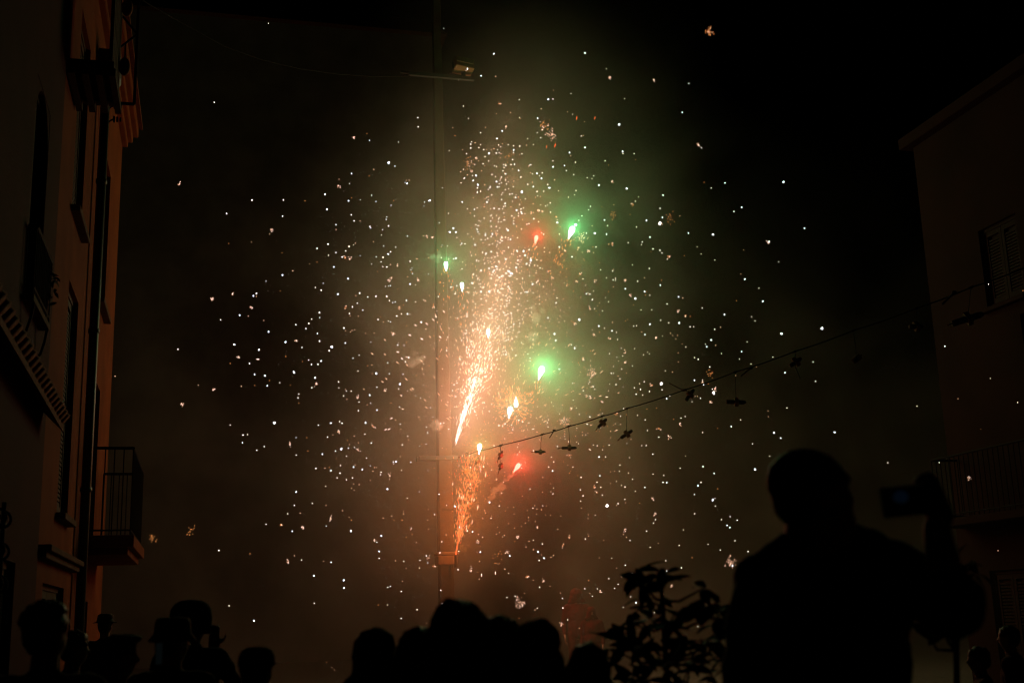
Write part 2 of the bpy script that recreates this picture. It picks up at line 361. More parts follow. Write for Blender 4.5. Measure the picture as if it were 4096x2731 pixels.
def red_house():
    x = LW + .02
    t = empty('red_house', (x, 8, 0)); inv = Matrix.Translation((-x, -8, 0)); P = lambda o: (setattr(o, 'matrix_parent_inverse', inv), o)[1]
    holes = [(11.2, 12.2, 4.6, 6.75), (7.4, 8.4, 2.6, 4.4), (10.6, 11.7, 0, 2.2)]
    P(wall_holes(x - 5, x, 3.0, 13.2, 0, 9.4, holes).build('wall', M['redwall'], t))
    # arched head closing the tall opening, glass and frame behind
    hd = MB(); n = 10; ym = 11.7
    for i in range(n):
        a0, a1 = math.pi * i / n, math.pi * (i + 1) / n
        y0, y1 = ym - .5 * math.cos(a0), ym - .5 * math.cos(a1); z0, z1 = 6.25 + .5 * math.sin(a0), 6.25 + .5 * math.sin(a1)
        hd.add([(x - .005, y0, z0), (x - .005, y1, z1), (x - .005, y1, 6.76), (x - .005, y0, 6.76), (x - .2, y0, z0), (x - .2, y1, z1), (x - .2, y1, 6.76), (x - .2, y0, 6.76)],
            [(0, 1, 2, 3), (7, 6, 5, 4), (0, 4, 5, 1)])
    P(hd.build('window_arch', M['redwall'], t))
    P(window(t, x, 1, 11.2, 12.2, 4.6, 6.75, shut='glass', sill=False)); P(window(t, x, 1, *holes[1], shut='shutter')); P(window(t, x, 1, *holes[2], shut='shutter', sill=False, door=True))
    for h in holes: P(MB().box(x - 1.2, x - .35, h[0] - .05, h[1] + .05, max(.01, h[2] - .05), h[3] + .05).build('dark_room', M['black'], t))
    b = MB().box(x - .02, x + .1, 11.1, 12.3, 4.5, 4.56); bl = P(b.build('balcony', M['stone'], t))
    railing(bl, 'balcony_railing', [(x + .01, 11.12), (x + .085, 11.12), (x + .085, 12.28), (x + .01, 12.28)], 4.56, 5.2, .11)
    for yy in (11.2, 12.2):
        MB().tube([(x, yy, 4.2), (x + .04, yy, 4.24), (x + .07, yy, 4.36), (x + .09, yy, 4.5)], .014, 6).build('bracket', M['iron'], bl)
    # tiled pent roof over the ground floor
    pr = MB(); 
    roof = P(MB().add([(x - .02, 6.0, 4.1), (x - .02, 13.0, 3.9), (x + .2, 13.05, 3.68), (x + .2, 6.0, 3.88), (x - .02, 6.0, 4.02), (x - .02, 13.0, 3.82), (x + .2, 13.05, 3.60), (x + .2, 6.0, 3.80)],
        [(0, 1, 2, 3), (7, 6, 5, 4), (0, 3, 7, 4), (1, 5, 6, 2), (3, 2, 6, 7), (0, 4, 5, 1)]).build('pent_roof', M['tile'], t))
    tl = MB().tube([(x - .01, 0, 0), (x + .22, 0, -.215)], [.07, .085], 8).mesh('roof_tile', M['tile'], True)
    for i in range(34):
        o = link('roof_tile', tl, roof, (0, 6.1 + i * .205, 4.1 - .2 * (i * .205 + .1) / 7.0))
    gr = MB()                                            # scrolled iron window grille
    for zz in (1.95, 2.2, 2.45):
        for k in range(2):
            c = (x + .10, 9.9 + k * .25); pts = []
            for i in range(22):
                a = i / 21 * 4.2 * math.pi / 1.6; rr = .075 * (1 - i / 26)
                pts.append((c[0] + rr * math.sin(a), c[1], zz + rr * math.cos(a)))
            gr.tube(pts, .012, 6)
    gr.tube([(x + .1, 9.8, 1.2), (x + .1, 9.8, 2.6)], .02, 6); gr.tube([(x + .1, 10.2, 1.2), (x + .1, 10.2, 2.6)], .02, 6); gr.tube([(x, 9.8, 1.9), (x + .1, 9.8, 1.9)], .02, 6); gr.tube([(x, 10.2, 1.9), (x + .1, 10.2, 1.9)], .02, 6)
    P(gr.build('scroll_grille', M['iron'], t, True))
    c = MB().box(x - .4, x + .2, 3.0, 13.18, 9.2, 9.42); P(bevel(c.build('cornice', M['redwall'], t), .02))
    tag(t, 'dark red house with arched window, small iron balcony and tiled pent roof', 'house')
    # climbing pot plant on the arched window's balcony
    pl = empty('potted_plant', (x + .06, 12.15, 4.57))
    MB().tube([(0, 0, 0), (0, 0, .2)], [.03, .04], 12).build('pot', M['terracotta'], pl)
    lf = leaf_mesh(.08, .03)
    r = random.Random(5)
    for i in range(26):
        o = link('leaf', lf, pl, (r.uniform(-.04, .10), r.uniform(-.12, .12), .15 + r.uniform(0, .35))); o.rotation_euler = (r.uniform(-1, 1), r.uniform(-1, 1), r.uniform(0, 6.3)); o.scale = [r.uniform(.8, 1.4)] * 3
    tag(pl, 'small bushy plant in a pot on the dark red house balcony', 'plant')
def leaf_mesh(L, W):
    vs = []; fs = []
    prof = [(0, .04), (.2, .62), (.45, 1), (.7, .82), (.9, .35), (1, .02)]
    for t, w in prof:
        z = -.26 * L * t * t
        vs += [(t * L, -w * W / 2, z + .10 * W * w), (t * L, 0, z), (t * L, w * W / 2, z + .10 * W * w)]
    for i in range(len(prof) - 1):
        a = i * 3; fs += [(a, a + 3, a + 4, a + 1), (a + 1, a + 4, a + 5, a + 2)]
    me = MB().add(vs, fs).mesh('leaf', M['leaf'], True); return me
red_house()
def rose_house():
    x = 13.0
    t = empty('rose_house', (x, 10, 0)); inv = Matrix.Translation((-x, -10, 0)); P = lambda o: (setattr(o, 'matrix_parent_inverse', inv), o)[1]
    holes = [(15.3, 16.4, 4.5, 6.2), (16.2, 17.2, 6.5, 7.9), (14.5, 15.7, 1.0, 3.0), (17.0, 18.0, .0, 2.1), (12.4, 13.4, 4.5, 6.6)]
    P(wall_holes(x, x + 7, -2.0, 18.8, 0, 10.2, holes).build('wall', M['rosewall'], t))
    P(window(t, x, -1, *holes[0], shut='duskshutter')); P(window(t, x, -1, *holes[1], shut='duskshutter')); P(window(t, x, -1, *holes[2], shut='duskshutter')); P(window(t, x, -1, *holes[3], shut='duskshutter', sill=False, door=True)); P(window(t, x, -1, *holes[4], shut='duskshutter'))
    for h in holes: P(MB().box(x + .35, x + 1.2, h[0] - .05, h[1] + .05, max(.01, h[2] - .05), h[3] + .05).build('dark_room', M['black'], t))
    c = MB().box(x - .2, x + .4, -2.0, 18.98, 10.1, 10.32); P(bevel(c.build('cornice', M['rosewall'], t), .02))
    P(MB().tube([(x - .07, 15.0, .02), (x - .07, 15.0, 10.08)], .05, 10).build('downpipe', M['zinc'], t, True))
    P(MB().tube([(x - .04, 13.9, 1.0), (x - .04, 13.9, 10.08)], .02, 8).build('conduit', M['zinc'], t, True))
    bl = P(bevel(MB().box(x - .6, x + .02, 10.5, 18.6, 2.86, 3.0).build('balcony', M['rosewall'], t), .02))
    railing(bl, 'balcony_railing', [(x - .02, 18.52), (x - .54, 18.52), (x - .54, 10.6)], 3.0, 4.05, .13)
    tag(t, 'rose plaster corner house with long railed balcony, dim in the smoke', 'house')
rose_house()
def back_house():
    x1 = atY(1757, 10, 52).x
    t = empty('blank_gable_house', (x1, 52, 0))
    MB().box(-22, 0, 0, 8, 0, 29).build('wall', M['pale'], t)
    MB().add([(-22.4, -.4, 29), (.3, -.4, 29), (.3, 8.4, 29), (-22.4, 8.4, 29), (-22.4, 4, 32), (.3, 4, 32)], [(3, 2, 1, 0), (0, 1, 5, 4), (2, 3, 4, 5), (1, 2, 5), (3, 0, 4)]).build('roof', M['tile'], t)
    tag(t, 'tall blank grey house wall far behind the pole, almost lost in smoke', 'house')
back_house()

# ------------------------------------------------------------------ pole with bracket, floodlight and overhead cable
PX, PY = 5.37, 27.0
def pole():
    t = empty('tall_pole', (PX, PY, 0)); 
    n = 4
    def sq(pts): # tapered square shaft: (z, half)
        mb = MB(); vs = []; fs = []
        for z, h in pts: vs += [(-h, -h, z), (h, -h, z), (h, h, z), (-h, h, z)]
        for i in range(len(pts) - 1):
            for k in range(4): fs.append((i * 4 + k, i * 4 + (k + 1) % 4, i * 4 + 4 + (k + 1) % 4, i * 4 + 4 + k))
        fs.append((3, 2, 1, 0)); m = 4 * (len(pts) - 1); fs.append((m, m + 1, m + 2, m + 3)); return mb.add(vs, fs)
    bevel(sq([(.0, .165), (2.78, .158)]).build('base_shaft', M['pole'], t), .03)
    bevel(sq([(3.04, .17), (10, .125), (19.5, .085)]).build('shaft', M['pole'], t), .02)
    b = MB().box(-.22, .235, -.22, .22, 2.76, 2.98); bd = bevel(b.build('wrapped_band', M['tape'], t), .03)
    b = MB().box(-.235, .255, -.235, .235, 2.98, 3.05); bevel(b.build('band_rim', M['tape'], bd), .02)
    MB().tube([(.06, -.18, 2.5), (.07, -.19, 2.75)], .03, 8).build('clip', M['iron'], t)
    a = MB().box(-.62, .30, -.17, -.11, 5.14, 5.24).box(-.62, .30, .11, .17, 5.14, 5.24).box(-.2, .2, -.112, .112, 5.16, 5.22); bevel(a.build('bracket_arm', M['zinc'], t), .01)
    MB().box(-.1, .16, -.2, -.13, 3.98, 4.03).build('step_iron', M['iron'], t)
    tag(t, 'tall tapered tan pole with paper wrapped band, standing in the smoke', 'pole')
    fl = empty('floodlight', (PX, PY - .14, 14.72))
    MB().box(-.75, .9, -.05, .05, -.06, .02).box(-.95, -.7, -.02, .02, -.02, .03).build('arm', M['zinc'], fl)
    h = MB(); Rm = Matrix.Translation((.63, 0, .3)) @ Euler((R(-14), R(4), R(8))).to_matrix().to_4x4()
    h.box(-.25, .25, -.17, .17, -.15, .15, Rm); hs = bevel(h.build('housing', M['lampcase'], fl), .03)
    g = MB().box(-.22, .22, -.19, -.172, -.02, .13, Rm); g.build('lens', M['tape'], hs)
    y = MB().box(-.29, -.262, -.03, .03, -.16, .05, Rm).box(.262, .29, -.03, .03, -.16, .05, Rm); y.build('yoke', M['iron'], fl)
    MB().box(.58, .68, -.04, .04, .02, .15).build('post', M['iron'], fl)
    tag(fl, 'boxy unlit brown floodlight on a cross arm high on the pole', 'floodlight')
    A = Vector((PX - .95, PY - .14, 14.75)); B = atX(420, 20, LW + .2); B = Vector((LW + .25, 21.0, 14.0))
    p0 = atY(1650, 305, 26.86); 
    pix = [(1640, 305), (1500, 306), (1350, 296), (1200, 275), (1050, 240), (900, 186), (740, 98), (600, 20), (480, -60)]
    pts = [atY(px, py, 26.86 - 9.0 * (i / 8.0)) for i, (px, py) in enumerate(pix)]
    tag(MB().tube(pts, .012, 6).build('overhead_cable', M['rope'], None, True), 'thin dark overhead cable sagging from the floodlight arm to the house', 'cable')
pole()

# ------------------------------------------------------------------ fireworks
def lamp(parent, loc, c, w, r=.05):
    ld = bpy.data.lights.new('firework_light', 'POINT'); ld.color = c; ld.energy = w; ld.shadow_soft_size = r
    o = bpy.data.objects.new('firework_light', ld); col.objects.link(o); o.parent = parent; o.location = loc; return o
def shard(mb, p, r, d=None, ln=0.0, g=rnd):
    """one burning grain: a small uneven octahedron, drawn out along d when it flies fast"""
    p = Vector(p)
    if d is None: d = Vector((g.uniform(-1, 1), g.uniform(-1, 1), g.uniform(-1, 1)))
    d = d.normalized(); a = d.orthogonal().normalized(); b = d.cross(a); h = max(ln, r)
    mb.add([p + d * h, p - d * h * g.uniform(.8, 1.1), p + a * r, p - a * r * g.uniform(.8, 1.2), p + b * r, p - b * r * g.uniform(.8, 1.2)],
           [(0, 2, 4), (0, 4, 3), (0, 3, 5), (0, 5, 2), (1, 4, 2), (1, 3, 4), (1, 5, 3), (1, 2, 5)])
FY = 26.4                                        # depth of the fountains, just in front of the pole
PXM = 27.0 / F                                   # metres per photo pixel at that depth

def flare(label, px, py, y, mat, c, w, r=.075, tail=None, tl=.5, n=16, tcol='s_orange', soft=.05):
    p = atY(px, py, y); t = empty('signal_flare', p); g = random.Random(int(px + py))
    m = MB(); dd = Vector((tail or (0, 0, -1))).normalized()
    m.tube([-dd * r * 1.0, -dd * r * .9, -dd * r * .6, -dd * r * .2, dd * r * .3, dd * r * .9, dd * r * 1.6, dd * r * 2.2], [r * .15, r * .36, r * .56, r * .64, r * .58, r * .40, r * .2, r * .05], 12)
    m.build('core', M[mat], t, True)
    if n:
        q = MB()
        for i in range(n):
            s = g.uniform(.05, 1) ** 1.3; o = dd * (r + tl * s) + Vector((g.gauss(0, .045), g.gauss(0, .045), 0)) * (1 + 2.0 * s)
            shard(q, o, g.uniform(.007, .011), dd, g.uniform(.014, .045), g)
        q.build('spark_tail', M[tcol], t)['kind'] = 'stuff'
    lamp(t, (0, -r * 1.6, .02), c, w, .02)
    return tag(t, label, 'flare', 'burning flares of the firework')
GRN, RED, WRM, ORG = (.12, 1, .33), (1, .045, .03), (1, .54, .36), (1, .27, .06)
flare('big bright green flare beside the red one, gold sparks falling from it', 2287, 922, 25.2, 'white_green', GRN, 300, .10, (-.45, 0, -1), 1.1, 44)
flare('bright green flare above the rope, over the orange spark burst', 2165, 1482, 25.4, 'white_green', GRN, 185, .10, (-.35, 0, -1), .7, 24)
flare('green flare with dripping gold sparks beside the tall pole', 1784, 1058, 25.8, 'white_green', GRN, 45, .07, (.02, 0, -1), .8, 24)
flare('small pale green flare with gold drips, just below the pole flare', 1848, 1141, 25.9, 'white_green', (.3, 1, .45), 10, .065, (.02, 0, -1), .9, 30)
flare('pale green flare burning inside the white spark column', 1953, 1327, 26.0, 'white_green', (.5, 1, .6), 10, .065, (0, 0, -1), .3, 8)
flare('cyan white flare at the heart of the orange spark burst', 2040, 1640, 25.9, 'white_green', (.35, 1, .75), 24, .085, (-.2, 0, -1), .2, 6)
flare('white gold flare at the top of the orange spark burst', 2064, 1614, 26.1, 's_white', (1, .7, .3), 22, .08, (0, 0, 1), .2, 6)
flare('yellow green flare just above the rope by the pole', 1918, 1787, 26.0, 'white_green', (.65, 1, .3), 30, .075, (-.1, 0, -1), .2, 6)
flare('red flare hanging beside the biggest green flare', 2145, 953, 25.7, 'red_fire', RED, 170, .075, (-.25, 0, -1), .7, 20)
flare('red flare below the rope with a curling smoke trail', 2071, 1864, 25.6, 'red_fire', RED, 170, .08, (-.8, 0, -1), .2, 3)
flare('faint red flare inside the white spark fountain', 1917, 1520, 26.2, 'red_fire', RED, 40, .05, (0, 0, -1), .2, 3)

def fountain_white():
    o = atY(1822, 1772, FY); t = empty('spark_fountain', o); g = random.Random(11)
    q = MB(); w = MB(); pk = MB()
    tip = atY(1975, 1180, FY) - o; ax = tip.normalized(); L = tip.length
    sx = Vector((1, 0, -.2)).normalized(); sy = Vector((0, 1, 0))
    def pt(s, spread):
        lean = Vector((.10 * math.sin(s * 2.2), 0, 0))
        return ax * (L * s) + sx * g.gauss(0, spread) + sy * g.gauss(0, spread * 1.2) + lean
    for i in range(60):                                    # narrow drawn-out jet at the mouth
        s = g.uniform(.0, .42); p = pt(s, .012 + .10 * s); shard(w if i % 3 == 0 else pk, p, g.uniform(.007, .012), ax + (p - ax * L * s) * .6, g.uniform(.08, .22) * (1 - s), g)
    for i in range(260):                                   # fine streaks fanning out of it
        s = g.uniform(.12, .8); p = pt(s, .03 + .30 * s); shard(pk if g.random() < .7 else q, p, g.uniform(.006, .010), ax + Vector((g.gauss(0, .12), 0, 0)) + (p - ax * L * s) * .8, g.uniform(.02, .09), g)
    for i in range(200):
        s = g.uniform(.3, 1.15); p = pt(s, .10 + .30 * s); shard(q, p, g.uniform(.006, .010), ax + Vector((g.gauss(0, .35), 0, 0)), g.uniform(.012, .05), g)
    for i in range(420):
        s = g.uniform(.2, 1.3); p = pt(s, .08 + .32 * min(s, 1)); shard(w if g.random() < .5 else pk, p, g.uniform(.009, .016), None, 0, g)
    sp = w.build('white_sparks', M['s_white'], t); sp['kind'] = 'stuff'
    sp = pk.build('pink_sparks', M['s_pink'], t); sp['kind'] = 'stuff'
    sp = q.build('gold_sparks', M['s_warm'], t); sp['kind'] = 'stuff'
    for s, wt in ((.05, 70), (.18, 120), (.32, 130), (.48, 110), (.65, 90), (.82, 75), (1.0, 60), (1.2, 50)):
        lamp(t, ax * L * s + Vector((.05, -.12, 0)), (1, .48, .33) if s < .5 else WRM, wt * LM * 1.9, .12)
    return tag(t, 'white hot spark fountain shooting up beside the tall pole', 'fountain')
def fountain_orange():
    o = atY(1823, 2216, FY); t = empty('spark_fountain', o); g = random.Random(12)
    tip = atY(1893, 1830, FY) - o; ax = tip.normalized(); L = tip.length; sx = Vector((1, 0, -.2)).normalized()
    c = MB().tube([(0, 0, -.28), (0, 0, -.02)], [.035, .03], 10); c.build('tube', M['card'], t)
    j = MB().tube([ax * .0, ax * .2, ax * .42], [.016, .014, .006], 8); j.build('jet', M['s_red'], t)
    q = MB(); r2 = MB(); w = MB()
    for i in range(620):
        s = g.uniform(.12, 1.0); sd = .015 + .17 * s; p = ax * L * s + sx * g.gauss(0, sd) + Vector((0, g.gauss(0, sd), 0))
        shard(q if g.random() < .6 else r2, p, g.uniform(.006, .011), ax * 1.0 + (p - ax * L * s) * 1.5, g.uniform(.008, .05), g)
    for i in range(260):                                   # loose embers round the top of the jet
        s = g.uniform(.55, 1.28); sd = .33; p = ax * L * s + sx * g.gauss(.05, sd) + Vector((0, g.gauss(0, sd), 0))
        shard(q, p, g.uniform(.007, .010), None, 0, g)
    for i in range(26):
        s = g.uniform(.25, 1.05); sd = .05 + .22 * s; p = ax * L * s + sx * g.gauss(0, sd); shard(w, p, g.uniform(.010, .016), ax, g.uniform(.02, .09), g)
    for mb, nm, mt in ((q, 'orange_sparks', 's_orange'), (r2, 'red_sparks', 's_red'), (w, 'gold_sparks', 's_warm')):
        mb.build(nm, M[mt], t)['kind'] = 'stuff'
    for s, wt in ((.08, 20), (.3, 50), (.55, 75), (.8, 80), (1.05, 70)): lamp(t, ax * L * s + Vector((.05, -.12, 0)), ORG, wt * LM * 1.7, .1)
    return tag(t, 'orange ember fountain spraying up from the wrapped band on the pole', 'fountain')
def orange_burst():
    o = atY(2052, 1618, 26.0); t = empty('ember_burst', o); g = random.Random(13); q = MB()
    for i in range(300):
        d = Vector((g.gauss(0, 1), g.gauss(0, 1), g.gauss(0, 1))).normalized(); rr = .50 * g.uniform(.18, 1) ** .7
        shard(q, d * rr, g.uniform(.006, .009), d, g.uniform(.012, .05), g)
    q.build('orange_sparks', M['s_orange'], t)['kind'] = 'stuff'
    lamp(t, (0, -.1, .1), (1, .42, .14), 90 * LM, .1)
    tag(t, 'round burst of fine orange embers round the twin flares', 'burst')
LM = .47
fountain_white(); fountain_orange(); orange_burst()
# broad body of burning grains higher in the column
glow = empty('spark_column', atY(2000, 1000, FY)); 
for px, py, w in ((1990, 1120, 60), (2040, 960, 50), (1960, 830, 42), (2060, 720, 36), (1985, 600, 26), (2030, 480, 16), (2180, 1180, 26), (1850, 1250, 20), (2200, 1380, 20)):
    lamp(glow, atY(px, py, FY + .3) - glow.location, (1, .58, .37), w * LM * 1.2, .15)
def column():
    g = random.Random(14); q = MB(); w = MB()
    for i in range(300):
        py = g.uniform(560, 1450); px = 1985 + g.gauss(0, 70) + (1200 - py) * .06 + g.gauss(0, 40); p = atY(px, py, FY + g.gauss(0, .8)) - glow.location
        shard(w if g.random() < .75 else q, p, g.uniform(.009, .015), None, 0, g)
    for i in range(170):                                  # short streaks flying outwards
        a = g.uniform(-2.9, .0); rr = g.uniform(60, 480); px = 1900 + rr * math.cos(a) * 1.1 + 60; py = 1560 + rr * math.sin(a) * .8 + g.uniform(-40, 200)
        p = atY(px, py, FY + g.gauss(0, .5)) - glow.location; d = Vector((math.cos(a), 0, -math.sin(a) + .25)); shard(q, p, g.uniform(.007, .010), d, g.uniform(.02, .06), g)
    w.build('white_sparks', M['s_white'], glow)['kind'] = 'stuff'; q.build('warm_sparks', M['s_warm'], glow)['kind'] = 'stuff'
    tag(glow, 'tall dense column of drifting white and gold sparks above the fountain', 'sparks')
column()

